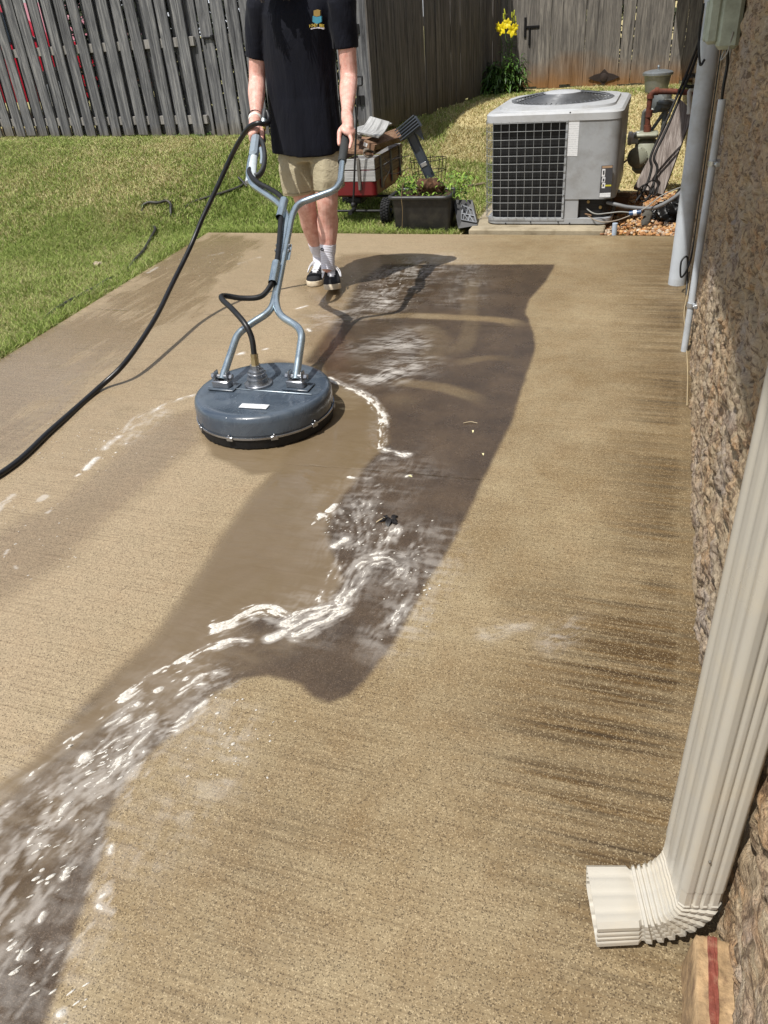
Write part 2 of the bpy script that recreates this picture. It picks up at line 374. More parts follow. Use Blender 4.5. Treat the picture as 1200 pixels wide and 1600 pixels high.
ff_ = [(farc[i], farc[i + 1], k1 + i + 1, k1 + i) for i in range(nx - 1)]
V = np.concatenate([V, skv]); Fq = np.concatenate([Fq, np.array(fl_), np.array(ff_)])
t = NT('wet_broom_finished_concrete')
A = {k: t.attr(k) for k in ('dirt', 'flood', 'wet', 'algae', 'pale', 'stream')}
big = t.noise(1.6, 5, .6); mid = t.noise(9, 5, .6); fine = t.noise(95, 3, .7)
grain = t.vor(430, feat='F1', out='Color'); gsep = t.n('ShaderNodeSeparateColor'); t.l(grain, gsep.inputs[0])
base = t.mix(t.ramp(big, [(.35, 0.), (.65, 1.)]), srgb(140, 123, 93), srgb(162, 145, 113))
base = t.mix(A['pale'], base, t.mix(t.ramp(mid, [(.35, 0.), (.65, 1.)]), srgb(160, 142, 114), srgb(178, 160, 132)))
base = t.mix(t.math('MULTIPLY', t.ramp(mid, [(.4, 0.), (.75, 1.)]), .40), base, srgb(122, 94, 58)); base = t.mix(t.math('MULTIPLY', t.math('SUBTRACT', 1., A['pale']), t.ramp(t.noise(2.7, 6, .7), [(.45, 0.), (.72, .6)])), base, srgb(122, 99, 62))
broomco = t.mapc((2.5, 190., 1.)); broom = t.noise(1, 4, .65, co=broomco)
broom2 = t.noise(1, 3, .6, co=t.mapc((1.2, 45., 1.)))
base = t.mix(t.math('MULTIPLY', t.ramp(broom, [(.5, 0.), (.66, 1.)]), .45), base, srgb(96, 76, 50))
base = t.mix(A['algae'], base, t.mix(t.ramp(broom2, [(.35, 0.), (.6, 1.)]), srgb(100, 75, 36), srgb(56, 41, 19)))
dcol = t.mix(t.ramp(t.noise(5, 5, .65), [(.35, 0.), (.7, 1.)]), srgb(70, 58, 46), srgb(98, 82, 64))
base = t.mix(A['dirt'], base, dcol)
# grains of sand and aggregate
notfl = t.math('SUBTRACT', 1., t.math('MULTIPLY', A['flood'], .93))
g1 = t.math('MULTIPLY', t.ramp(gsep.outputs[0], [(.82, 0.), (.87, 1.)]), t.math('MULTIPLY', notfl, .70))
g2 = t.math('MULTIPLY', t.ramp(gsep.outputs[1], [(.85, 0.), (.9, 1.)]), t.math('MULTIPLY', notfl, .34))
base = t.mix(g1, base, srgb(62, 48, 30)); 
lightg = t.mix(A['dirt'], srgb(216, 196, 158), srgb(140, 122, 104))
base = t.mix(g2, base, lightg)
base = t.mix(t.math('MULTIPLY', t.ramp(fine, [(.45, 0.), (.7, 1.)]), t.math('MULTIPLY', notfl, .28)), base, srgb(80, 63, 40))
# wet darkening and brown muddy water
wetd = t.math('MULTIPLY', A['wet'], .52)
base = t.mix(wetd, base, t.mix(1.0, base, (.40, .33, .25, 1), 'MULTIPLY'))
mud = t.mix(t.ramp(t.noise(4, 4, .6, 1.0), [(.3, 0.), (.7, 1.)]), srgb(118, 103, 84), srgb(108, 92, 68))
base = t.mix(t.math('MULTIPLY', A['flood'], .80), base, mud)
sw = t.noise(1, 5, .6, .6, co=t.mapc((9., 14., 1.)))
base = t.mix(t.math('MULTIPLY', A['stream'], t.ramp(sw, [(.35, .25), (.7, .75)])), base, srgb(116, 100, 78))
film = t.attr('film'); base = t.mix(t.math('MULTIPLY', t.attr('line'), .35), base, srgb(52, 42, 30)); base = t.mix(film, base, srgb(208, 202, 194))
t.set(color=base)
r = t.math('SUBTRACT', .62, t.math('MULTIPLY', A['wet'], .60)); r = t.math('SUBTRACT', r, t.math('MULTIPLY', A['flood'], .5), True)
r = t.math('MAXIMUM', t.math('ADD', r, t.math('MULTIPLY', t.math('SUBTRACT', mid, .5), .3)), .05)
t.set(rough=r, spec=.5)
h = t.math('ADD', t.math('MULTIPLY', gsep.outputs[2], .5), t.math('MULTIPLY', fine, .8)); h = t.math('ADD', h, t.math('MULTIPLY', broom, 1.2)); h = t.math('MULTIPLY', h, t.math('SUBTRACT', 1., t.math('MULTIPLY', A['wet'], .7)))
h = t.math('MULTIPLY', h, t.math('SUBTRACT', 1., t.math('MULTIPLY', t.math('MAXIMUM', A['flood'], t.math('MULTIPLY', A['stream'], .7)), .97)))
wav = t.noise(1, 2, .5, .4, co=t.mapc((11., 24., 1.)))
crk = t.attr('line'); h = t.math('SUBTRACT', h, t.math('MULTIPLY', crk, 2.5)); h = t.math('ADD', h, t.math('MULTIPLY', t.math('MULTIPLY', wav, t.math('MAXIMUM', A['flood'], A['stream'])), 1.6))
t.bump(h, .42, .0022)
patio = mesh_obj('patio', V, Fq, t.m, None, True); tag(patio, kind='structure')
for k in ('dirt', 'flood', 'wet', 'algae', 'pale', 'stream', 'line'):
    f = fld[k].ravel(); setattr_(patio, k, np.concatenate([f, f[sk]]))
# ================================================================== FOAM
# strokes: photo points along the flow, half width (m), density, streakiness
ST = [([(512, 592), (530, 600), (548, 606), (570, 617), (588, 634), (598, 652), (600, 672), (592, 692), (600, 704), (618, 708), (634, 712)], .026, .92, 1), ([(600, 716), (588, 724), (568, 728)], .02, .6, 1),
      ([(545, 596), (552, 612)], .02, .4, 1), ([(302, 617), (284, 622), (266, 629), (252, 636), (240, 642)], .022, .85, 1), ([(240, 642), (222, 650), (208, 660), (196, 672)], .035, .6, 1), ([(186, 682), (172, 694), (166, 700)], .022, .72, 0), 
      ([(152, 716), (140, 727), (134, 734)], .018, 1.1, 0), ([(125, 742), (121, 744)], .009, 1.1, 0), ([(70, 776), (66, 779)], .017, 1.2, 0), ([(58, 783), (50, 792), (30, 805), (0, 820)], .02, .45, 1), ([(16, 776), (2, 792), (-20, 815)], .02, .95, 1),
      ([(80, 797), (77, 800)], .007, 1.1, 0), ([(12, 860), (8, 866)], .006, 1.1, 0), ([(24, 886), (26, 890)], .005, 1.1, 0),
      ([(590, 757), (570, 770), (556, 785)], .03, .5, 1), ([(545, 745), (570, 748), (590, 742)], .015, .7, 1), ([(522, 790), (514, 797)], .016, 1.0, 0), ([(500, 806), (488, 826)], .03, .55, 1), ([(566, 790), (566, 830), (552, 862), (545, 880)], .05, .60, 1), ([(520, 800), (545, 850), (552, 880)], .05, .45, 1),
      ([(540, 843), (525, 852)], .022, .9, 0), ([(614, 826), (604, 850), (592, 868)], .04, .78, 1), ([(590, 870), (612, 866), (632, 880), (628, 896)], .05, .88, 1), ([(628, 896), (612, 908), (598, 918)], .04, .7, 1), 
      ([(590, 872), (570, 880), (556, 895), (544, 915), (530, 935)], .055, .85, 1), ([(540, 880), (520, 908), (505, 930)], .05, .45, 1), ([(638, 900), (632, 940), (618, 968)], .035, .55, 1), ([(632, 945), (622, 965), (608, 982)], .03, .85, 1), ([(660, 850), (640, 900)], .06, .42, 1),
      ([(530, 950), (514, 962), (500, 968), (484, 974), (466, 982)], .05, 1.05, 1), ([(530, 935), (520, 948), (480, 958), (462, 968), (448, 974)], .03, 1.05, 1), ([(450, 972), (430, 962), (408, 955), (385, 962), (360, 974), (340, 980)], .042, .93, 1), ([(440, 990), (428, 995), (418, 998)], .02, 1.15, 0), ([(490, 985), (470, 995), (440, 990)], .03, .8, 1),
      ([(385, 1000), (360, 1002), (338, 1008), (315, 1016), (296, 1024), (286, 1030)], .022, 1.0, 1), ([(286, 1030), (260, 1045), (235, 1062), (205, 1082), (188, 1092)], .025, .72, 1),
      ([(344, 1050), (328, 1054), (312, 1064), (300, 1078)], .024, .85, 1), ([(318, 1072), (302, 1076), (290, 1082)], .018, .9, 1), ([(312, 1104), (300, 1112), (290, 1124), (276, 1134), (262, 1138)], .024, 1.05, 1), ([(250, 1145), (225, 1165), (205, 1190), (180, 1212), (150, 1232)], .035, .75, 1),
      ([(198, 1124), (186, 1132), (176, 1136)], .018, 1.1, 1), ([(238, 1122), (222, 1132), (204, 1140)], .016, .95, 1), ([(204, 1152), (186, 1160), (170, 1172)], .022, .9, 1), ([(136, 1182), (130, 1188)], .019, 1.15, 0), ([(250, 1078), (246, 1080)], .011, 1.0, 0), ([(216, 1101), (213, 1104)], .009, 1.0, 0),
      ([(200, 1196), (170, 1222), (130, 1240), (100, 1270), (70, 1290)], .05, .75, 1), ([(110, 1210), (80, 1232), (40, 1262), (0, 1290)], .06, .66, 1), ([(90, 1275), (60, 1310), (30, 1350), (-10, 1400)], .07, .68, 1), ([(140, 1280), (110, 1330), (70, 1380), (40, 1430)], .05, .50, 1), 
      ([(300, 1040), (220, 1095), (150, 1150), (70, 1210), (-10, 1290)], .07, .42, 1), ([(320, 1070), (240, 1120), (160, 1190), (80, 1260), (-10, 1360)], .10, .52, 1), ([(200, 1200), (140, 1270), (90, 1340), (20, 1430), (-20, 1490)], .09, .50, 1), 
      ([(140, 1300), (110, 1400), (60, 1480), (10, 1560)], .10, .36, 1), ([(160, 1400), (150, 1410)], .03, .7, 1), ([(104, 1362), (100, 1372)], .008, 1.1, 0), ([(70, 1428), (64, 1438)], .009, 1.1, 0), ([(34, 1490), (28, 1500)], .008, 1.1, 0), ([(100, 1480), (60, 1560), (40, 1600)], .05, .4, 1), ([(98, 1580), (92, 1584)], .008, 1.0, 0),
      ([(168, 1324), (170, 1334)], .012, .8, 1), ([(150, 1418), (172, 1424)], .010, .8, 1), ([(404, 402), (372, 412)], .02, .6, 1), ([(246, 418), (232, 426)], .02, .8, 0), ([(346, 395), (318, 402)], .03, .5, 1),
      ([(478, 478), (462, 482)], .014, .9, 0), ([(480, 514), (484, 518)], .016, .9, 0), ([(378, 552), (374, 553)], .022, .9, 0), ([(412, 546), (416, 545)], .014, .9, 0), ([(642, 742), (636, 744)], .008, 1.2, 0)]
FILM = [([(660, 410), (620, 440), (600, 462), (580, 480)], .20, .55), ([(620, 466), (600, 476)], .10, .9), ([(640, 535), (604, 542)], .14, .62), ([(640, 572), (604, 585), (575, 592)], .12, .75), ([(640, 520), (560, 545)], .10, .3), ([(580, 478), (500, 500)], .14, .42),
        ([(620, 740), (560, 780), (560, 880), (480, 960)], .14, .25), ([(680, 830), (640, 920), (600, 990)], .10, .3), ([(300, 1030), (160, 1130), (0, 1250)], .11, .14), ([(260, 1130), (130, 1230), (0, 1370)], .15, .24), ([(130, 1300), (60, 1420), (0, 1500)], .14, .22),
        ([(240, 648), (190, 690)], .05, .35), ([(330, 1110), (290, 1240), (230, 1330)], .09, .20), ([(80, 1450), (60, 1600)], .12, .22), ([(730, 420), (720, 470)], .13, .2), ([(390, 1120), (330, 1180), (300, 1240)], .05, .3), ([(900, 980), (870, 1000)], .04, .35), ([(760, 990), (820, 975)], .03, .3)]
def foam_field(X, Y):
    out = np.zeros(X.shape)
    wx = (fbm(X * 9, Y * 9, 3) - .5) * .05; wy = (fbm(X * 9 + 30, Y * 9, 3) - .5) * .05
    for pts, w, den, streaky in ST:
        P = pg(pts); pad = w * 2 + .06
        m = (X > P[:, 0].min() - pad) & (X < P[:, 0].max() + pad) & (Y > P[:, 1].min() - pad) & (Y < P[:, 1].max() + pad)
        if not m.any(): continue
        x = X[m] + wx[m] * (.6 if streaky else .4); y = Y[m] + wy[m] * (.6 if streaky else .4)
        Q = catmull(np.c_[P, np.zeros(len(P))], 4)[:, :2] if len(P) > 2 else P
        b, s, sd, L = pline(Q, x, y)
        if streaky:
            n1 = fbm(s * 11 + sd * 9 + 3.3 * wx[m] * 20, sd * 62, 4); rg = 1 - np.clip(np.abs(n1 - .5) * 5.2, 0, 1); n2 = fbm(s * 30 + 11, sd * 95 + 5, 3); n3 = fbm(X[m] * 20 + 3, Y[m] * 20, 3)
            e_ = np.exp(-(b / w) ** 2 * .75)
            out[m] = np.maximum(out[m], e_ * den * (.30 + .34 * rg) + (n2 - .5) * .55 * np.minimum(1, e_ * 1.5) + (n3 - .5) * .38 * np.minimum(1, e_ * 1.5) - .03)
        else:
            n2 = fbm(X[m] * 45, Y[m] * 70, 3); e_ = np.exp(-(b / w) ** 2 * .9); out[m] = np.maximum(out[m], e_ * den * .62 + (n2 - .5) * .38 * np.minimum(1, e_ * 2))
    return out
def film_field(X, Y):
    out = np.zeros(X.shape); wx = (fbm(X * 5, Y * 5, 3) - .5) * .12
    for pts, w, den in FILM:
        P = pg(pts); dv = P[-1] - P[0]; dv = dv / np.hypot(*dv); u = X * dv[0] + Y * dv[1]; v = -X * dv[1] + Y * dv[0]
        b, s, sd, L = pline(P, X + wx, Y + wx); n = fbm(u * 9 + wx * 30, v * 48 + wx * 40, 5); r1 = 1 - np.clip(np.abs(n - .5) * 6, 0, 1); n2 = fbm(X * 16, Y * 60, 4)
        out = np.maximum(out, np.exp(-(b / w) ** 2) * den * np.clip(r1 * .7 + (n2 - .45) * 2.2, 0, 1) * S(.3, .6, fbm(X * 7 + 9, Y * 11, 3) + .08))
    return out
ffd = film_field(X, Y); foam_p = foam_field(X, Y)
fm = np.clip(np.maximum(ffd, S(.16, .42, foam_p) * .42), 0, 1).ravel(); setattr_(patio, 'film', np.concatenate([fm, fm[sk]]))
vv = []; ffc = []; hh = []; k = 0
for (x0, x1, y0, y1, h) in [(-1.7, -.45, .35, 1.1, .0024), (-1.7, -.45, 1.1, 2.0, .003), (-2.55, -.7, 2.0, 3.3, .0042), (-3.4, -1.4, 3.3, 6.0, .008)]:
    gx, gy = np.meshgrid(np.arange(x0, x1, h), np.arange(y0, y1, h)); f = foam_field(gx, gy)
    hgt = np.clip((f - .39) * .020, -.003, .0045) + np.where(f > .39, (fbm(gx * 160, gy * 160, 2) - .4) * .0022, 0)
    zz = (fbm(gx * 1.3, gy * 1.3, 3) - .5) * .004 - .002 + hgt; keep = f > .30
    Fg = grid_faces(gx.shape[1], gx.shape[0]); kf = keep.ravel()[Fg].any(1); Fg = Fg[kf]; used, inv = np.unique(Fg, return_inverse=True)
    vv.append(np.stack([gx, gy, zz], -1).reshape(-1, 3)[used]); ffc.append(inv.reshape(-1, 4) + k); k += len(used)
_rd = np.random.default_rng(31); _dm = MB(); _dm.ball((0, 0, 0), 1, 6, 3); _dv = np.array(_dm.v); _df = np.array([f for f in _dm.f if len(f) == 4])
for (cx_, cy_, sx_, sy_, n_) in ((170, 1190, 60, 40, 50), (80, 1320, 50, 70, 45), (40, 1480, 40, 70, 18), (640, 900, 45, 70, 50), (560, 830, 50, 40, 60), (160, 700, 70, 35, 40), (60, 850, 60, 60, 20), (330, 410, 70, 25, 20), (600, 450, 60, 30, 50), (360, 1150, 60, 60, 40), (110, 1560, 40, 40, 8)):
    for q_ in range(n_):
        p_ = G(cx_ + _rd.normal() * sx_ * .6, cy_ + _rd.normal() * sy_ * .6); s_ = np.array([_rd.uniform(.0012, .0042), _rd.uniform(.0012, .0032), .0012]) * (1 if _rd.random() < .9 else 1.7); s_[0] *= 2.6 if cy_ > 1000 and cx_ < 300 else 1.2; a_ = _rd.uniform(.75, 1.05)
        vv.append((_dv * s_) @ np.array([[math.cos(a_), math.sin(a_), 0], [-math.sin(a_), math.cos(a_), 0], [0, 0, 1]]) + (p_[0], p_[1], .0002)); ffc.append(_df + k); k += len(_dv)
t = NT('soap_foam'); t.set(color=t.ramp(t.noise(140, 3), [(.3, srgb(176, 170, 160)), (.65, srgb(222, 218, 210))]), rough=.8, spec=.25, sss=.25); t.b.inputs['Subsurface Radius'].default_value = (.004, .004, .004)
t.bump(t.vor(420), .5, .0015)
foam = mesh_obj('soap_foam', np.concatenate(vv), np.concatenate(ffc), t.m); tag(foam, 'white soap foam streaks floating on the dirty wash water over the patio', 'foam', kind='stuff')
# ================================================================== LAWN BASE
def lawn_mat(name, blades=False):
    t = NT(name)
    n1 = t.noise(1.1, 5, .6); n2 = t.noise(5, 5, .65); n3 = t.noise(60, 3, .7)
    straw = t.mix(t.ramp(n3, [(.3, 0.), (.7, 1.)]), srgb(158, 142, 100), srgb(208, 192, 146))
    green = t.mix(t.ramp(n3, [(.3, 0.), (.7, 1.)]), srgb(64, 82, 38), srgb(100, 116, 60))
    g = t.attr('green')
    f = t.math('ADD', g, t.math('MULTIPLY', t.math('SUBTRACT', n2, .5), 1.2), True)
    t.set(color=t.mix(f, straw, green), rough=.9, spec=.1); t.bump(n3, .6, .02); return t.m
def greenness(x, y):
    n = fbm(x * .9 + 3, y * .9, 4)
    px_edge = x - patio_left(y)
    g = .46 + (n - .5) * .60
    g = np.where((px_edge < 0) & (y < PATIO_FAR + .1), np.maximum(g, S(-.45, -.05, px_edge) * .78), g)      # greener along the slab
    nearp = S(2.0, .3, np.hypot(x + 3.2, y - 6.6)); g = np.maximum(g, nearp * 1.05)
    strip = (x > -2.9) & (y > PATIO_FAR - .1)
    gs = np.where(y < 8.2, .75 + (n - .5) * 1.6, .0 + (n - .5) * .4) * S(-.6, -1.3, x)
    g = np.where(strip & (x > -2.2), gs, g)
    g = np.maximum(g, S(.5, .1, np.abs(y - 10.9)) * (x > -2.6) * .5)
    return np.clip(g, 0, 1)
gx, gy = np.meshgrid(np.concatenate([[-60, -30, -18], np.arange(-12, 4, .12), [6, 14, 40]]), np.concatenate([[-30, -12, -5], np.arange(-2, 14, .12), [16, 22, 40, 80]]))
gz = zg(gx, gy) + (fbm(gx * 2, gy * 2, 3) - .5) * .03 - .01
under = (gx > patio_left(gy) + .1) & (gx < 1.5) & (gy < PATIO_FAR - .1); gz = np.where(under, -.16, gz); gz = np.where((gx > -1.6) & (gx < .3) & (gy > 5.8) & (gy < 7.6), -.045, gz)
ground = mesh_obj('ground', np.stack([gx, gy, gz], -1).reshape(-1, 3), grid_faces(gx.shape[1], gx.shape[0]), lawn_mat('dry_lawn_soil')); tag(ground, kind='structure')
setattr_(ground, 'green', greenness(gx, gy))
# ------------------------------------------------------------------ grass blades
def blades(n, xr, yr, hmul, wmul, keepf, seed):
    r = np.random.default_rng(seed); x = r.uniform(*xr, n); y = r.uniform(*yr, n); k = keepf(x, y); x = x[k]; y = y[k]
    # clump
    g = greenness(x, y); rr = r.random(len(x)); g = np.clip(g + (fbm(x * 5, y * 5, 3) - .5) * .6 + (rr - .5) * 1.2, 0, 1)
    dead = (g < .5); h = (.016 + .024 * r.random(len(x))) * hmul * (.8 + .7 * g) ; lean = r.normal(0, 1, (len(x), 2)) * np.where(dead, .8, .5)[:, None]
    a = r.uniform(0, math.pi, len(x)); w = (.0011 + .0013 * r.random(len(x))) * wmul; z = zg(x, y) + (fbm(x * 2, y * 2, 3) - .5) * .03 - .012
    B = np.stack([x, y, z], -1); dx = np.stack([np.cos(a), np.sin(a), 0 * a], -1) * w[:, None]
    mid = B + np.stack([lean[:, 0] * h * .3, lean[:, 1] * h * .3, h * .6], -1); tip = B + np.stack([lean[:, 0] * h, lean[:, 1] * h, h * .95], -1)
    V = np.stack([B - dx, B + dx, mid + dx * .8, mid - dx * .8, tip], 1).reshape(-1, 3); i = np.arange(len(x)) * 5
    q = np.stack([i, i + 1, i + 2, i + 3], -1); tr = np.stack([i + 3, i + 2, i + 4, i + 4], -1)
    return V, q, np.stack([i + 3, i + 2, i + 4], -1), np.repeat(g, 5), np.repeat(r.random(len(x)), 5)
def lawn_ok(x, y):
    e = patio_left(y); fl = np.where(x < -2.92, np.interp(x, [-7.95, -4.07, -2.92], [8.66, 8.02, 7.85]), 11.5); fl = np.where((x >= -2.92) & (x < -2.2), 7.85 + (x + 2.92) / .7 * 4.0 , fl)
    ok = (y < fl) & ~((x > e - .0) & (y < PATIO_FAR + .02)) & ((x < -1.45) | (y > 7.7)) & (x < .21)
    return ok
parts = [blades(230000, (-5.2, -3.2), (2.8, 6.2), 1.15, 1.2, lawn_ok, 1), blades(300000, (-7.8, -3.5), (5.0, 8.7), 1.0, 1.7, lawn_ok, 2), blades(80000, (-3.7, -1.4), (6.0, 9.0), 1.25, 1.6, lawn_ok, 3), blades(60000, (-2.6, .22), (7.5, 11.6), .8, 2.2, lawn_ok, 4),
         blades(14000, (-3.75, -3.38), (2.8, 6.05), 1.7, 1.2, lawn_ok, 5), blades(10000, (-3.6, -1.5), (6.0, 6.2), 1.3, 1.3, lawn_ok, 6)]
VV = []; Q = []; Tt = []; gg = []; rr = []; k = 0
for v, q, tr, g, r_ in parts: VV.append(v); Q.append(q + k); Tt.append(tr + k); gg.append(g); rr.append(r_); k += len(v)
VV = np.concatenate(VV); Q = np.concatenate(Q); Tt = np.concatenate(Tt)
me = bpy.data.meshes.new('grass'); me.vertices.add(len(VV)); me.vertices.foreach_set('co', VV.astype(np.float32).ravel())
me.loops.add(len(Q) * 4 + len(Tt) * 3); me.polygons.add(len(Q) + len(Tt))
me.loops.foreach_set('vertex_index', np.concatenate([Q.ravel(), Tt.ravel()]).astype(np.int32))
me.polygons.foreach_set('loop_start', np.concatenate([np.arange(len(Q)) * 4, len(Q) * 4 + np.arange(len(Tt)) * 3]).astype(np.int32)); me.update(calc_edges=True)
grass = bpy.data.objects.new('grass', me); col.objects.link(grass); tag(grass, 'patchy lawn grass, half green and half straw coloured, left of the patio', 'grass', kind='stuff')
setattr_(grass, 'green', np.concatenate(gg)); setattr_(grass, 'rnd', np.concatenate(rr))
t = NT('grass_blade'); gr = t.attr('green'); rn = t.attr('rnd')
t.set(color=t.mix(t.ramp(gr, [(.30, 0.), (.85, 1.)]), t.mix(rn, srgb(168, 155, 108), srgb(224, 211, 164)), t.mix(rn, srgb(100, 122, 52), srgb(160, 176, 92))), rough=.7, spec=.2, trans=0.0)
grass.data.materials.append(t.m)
# ================================================================== HOUSE WALL
house = empty('brick_house', (WALLX + .1, 4.5, 0), 'rough weathered brick house wall running along the right side of the patio', 'house')
def wall_grid(y0, y1, z0, z1, dy, dz):
    ys_ = np.arange(y0, y1 + dy / 2, dy); zs_ = np.arange(z0, z1 + dz / 2, dz); Yg, Zg = np.meshgrid(ys_, zs_)
    wx_ = np.interp(Yg, [1.05, 2.0], [.264, WALLX + .003]); wob = (fbm(Yg * 4, Zg * 4, 3) - .5) * .012; zz = Zg + wob; row = np.floor(zz / .078); fz = zz / .078 - row
    yy = Yg + (row % 2) * .105 + (fbm(Yg * 6, Zg * 6 + 9, 2) - .5) * .02; cl = np.floor(yy / .21); fy = yy / .21 - cl
    e = np.minimum(np.minimum(fz, 1 - fz) * .078, np.minimum(fy, 1 - fy) * .21)
    joint = S(.002, .009, e + (fbm(Yg * 60, Zg * 60, 2) - .5) * .006)
    smear = S(.50, .62, fbm(Yg * 5 + 3, Zg * 9, 4)); hb = _T[(cl.astype(int) * 7) & 255, (row.astype(int) * 13) & 255]
    rough = (fbm(Yg * 17, Zg * 34, 5) - .5) * .034 + (fbm(Yg * 6, Zg * 9, 3) - .5) * .008 - np.maximum(0, fbm(Yg * 12 + 8, Zg * 30, 4) - .57) * .10
    h = joint * (.002 + hb * .003) * (1 - .7 * smear) + rough
    Xg = wx_ - h - .004
    o = np.stack([Xg, Yg, Zg], -1).reshape(-1, 3)
    return o, grid_faces(len(ys_), len(zs_))[:, ::-1], joint * (1 - smear * .7), hb
v1, f1, j1, b1 = wall_grid(.30, 3.2, -.05, 1.6, .0045, .0045); v2, f2, j2, b2 = wall_grid(3.2, 6.2, -.05, 2.0, .006, .009)
v3, f3, j3, b3 = wall_grid(.30, 3.2, 1.6, 2.7, .03, .02); v4, f4, j4, b4 = wall_grid(-4, .30, -.05, 2.7, .03, .02)
v5, f5, j5, b5 = wall_grid(6.2, 11.4, -.05, 2.7, .014, .012); v6, f6, j6, b6 = wall_grid(3.2, 6.2, 2.0, 2.7, .03, .02)
V = np.concatenate([v1, v2, v3, v4, v5, v6]); _o = np.cumsum([0] + [len(v_) for v_ in (v1, v2, v3, v4, v5)]); Fa = np.concatenate([f_ + o_ for f_, o_ in zip((f1, f2, f3, f4, f5, f6), _o)])
t = NT('old_brick'); j = t.attr('joint'); hb = t.attr('tone')
n = t.noise(26, 6, .72, co=t.mapc((1, .6, 1.3))); n2 = t.noise(3.2, 5, .6); n3 = t.noise(120, 4, .7)
bc = t.ramp(hb, [(.0, srgb(176, 140, 104)), (.3, srgb(192, 158, 120)), (.6, srgb(168, 146, 122)), (.85, srgb(202, 174, 138)), (1., srgb(150, 128, 108))])
bc = t.mix(t.ramp(n, [(.38, 0.), (.66, .75)]), bc, srgb(206, 186, 154)); bc = t.mix(t.ramp(n3, [(.45, .0), (.65, .55)]), bc, srgb(92, 74, 60))
bc = t.mix(t.ramp(n2, [(.45, 0.), (.62, .6)]), bc, srgb(166, 158, 152))
bc = t.mix(t.math('SUBTRACT', 1., j), bc, t.mix(n, srgb(150, 132, 108), srgb(196, 178, 148)))
n4 = t.noise(1, 6, .7, 1.2, co=t.mapc((8, 16, 46))); bc = t.mix(t.ramp(n4, [(.40, .75), (.50, 0.)]), bc, srgb(88, 70, 56)); bc = t.mix(t.ramp(n4, [(.58, 0.), (.70, .7)]), bc, srgb(206, 192, 170)); t.set(color=bc, rough=.92, spec=.2); t.bump(t.math('ADD', n, n3), 1.0, .010)  # mortar smears, and crevice shade put into the colour as dark marks
wall = mesh_obj('wall', V, Fa, t.m, house, True); setattr_(wall, 'joint', np.concatenate([j_.ravel() for j_ in (j1, j2, j3, j4, j5, j6)])); setattr_(wall, 'tone', np.concatenate([b_.ravel() for b_ in (b1, b2, b3, b4, b5, b6)]))
white = MAT('eave_paint', (226, 222, 212), .5)
mb = MB(); mb.box((WALLX + .2, -1.0, 2.78), (1.20, 7.0, .16), bev=.01); 
EV = [(-4.0, -.178), (.70, -.178), (1.5, -.194), (2.51, -.223), (2.8, -.276), (3.17, -.343), (11.4, -.36)]
mb = MB()
for (ya, xa), (yb, xb) in zip(EV[:-1], EV[1:]):
    mb.add([(xa, ya, 2.5), (xb, yb, 2.5), (.9, yb, 2.5), (.9, ya, 2.5), (xa, ya, 2.66), (xb, yb, 2.66), (.9, yb, 3.1), (.9, ya, 3.1)],
           [(3, 2, 1, 0), (4, 5, 6, 7), (0, 1, 5, 4), (2, 3, 7, 6), (1, 2, 6, 5), (3, 0, 4, 7)])
mb.build('roof_eave', white, house, False)
mb = MB(); mb.box((.60, 3.7, 1.3), (.30, 15.2, 2.66)); mb.build('wall_core', MAT('wall_core', (120, 105, 90), .9), house, False)
# red painted brick at the wall foot
b = MB(); p0 = G(1103, 1480); p1 = G(1112, 1600)
yb0, yb1 = .48, .835; xg, yg = np.meshgrid(np.linspace(0, 1, 26), np.linspace(yb0, yb1, 120))
def ledge(u0, u1, ztop, amp, name, mat, parent, lo=.0):
    U_, Y_ = np.meshgrid(np.linspace(0, 1, 22), np.linspace(yb0, yb1, 130)); nz_ = fbm(U_ * 6 + 3, Y_ * 40, 4) - .5; n2_ = fbm(Y_ * 22 + 5, U_ * 2, 3) - .5
    ang = U_ * 1.0; X_ = WALLX - .022 + (u0 + (u1 - u0) * U_) * .05 + n2_ * amp; Z_ = ztop * S(0, .14, U_) * S(0, .05, (Y_ - yb0) / (yb1 - yb0)) * S(0, .03, (yb1 - Y_) / (yb1 - yb0)) + nz_ * amp * .8 - .012
    return mesh_obj(name, np.stack([X_, Y_, Z_], -1).reshape(-1, 3), grid_faces(22, 130), mat, parent)
fb = ledge(-.25, 1.1, .125, .010, 'foundation_brick', MAT('foundation_brick', (172, 144, 108), .92, var=.25, scale=40, bump=.8, bscale=120, dirt=(120, 96, 72), dscale=30), house)
tag(ledge(.26, .60, .131, .007, 'paint_streak', MAT('red_paint', (128, 66, 52), .85, var=.2, scale=60, bump=.6, bscale=150, dirt=(164, 120, 96), dscale=40), house), 'dull red painted strip along the foundation brick')
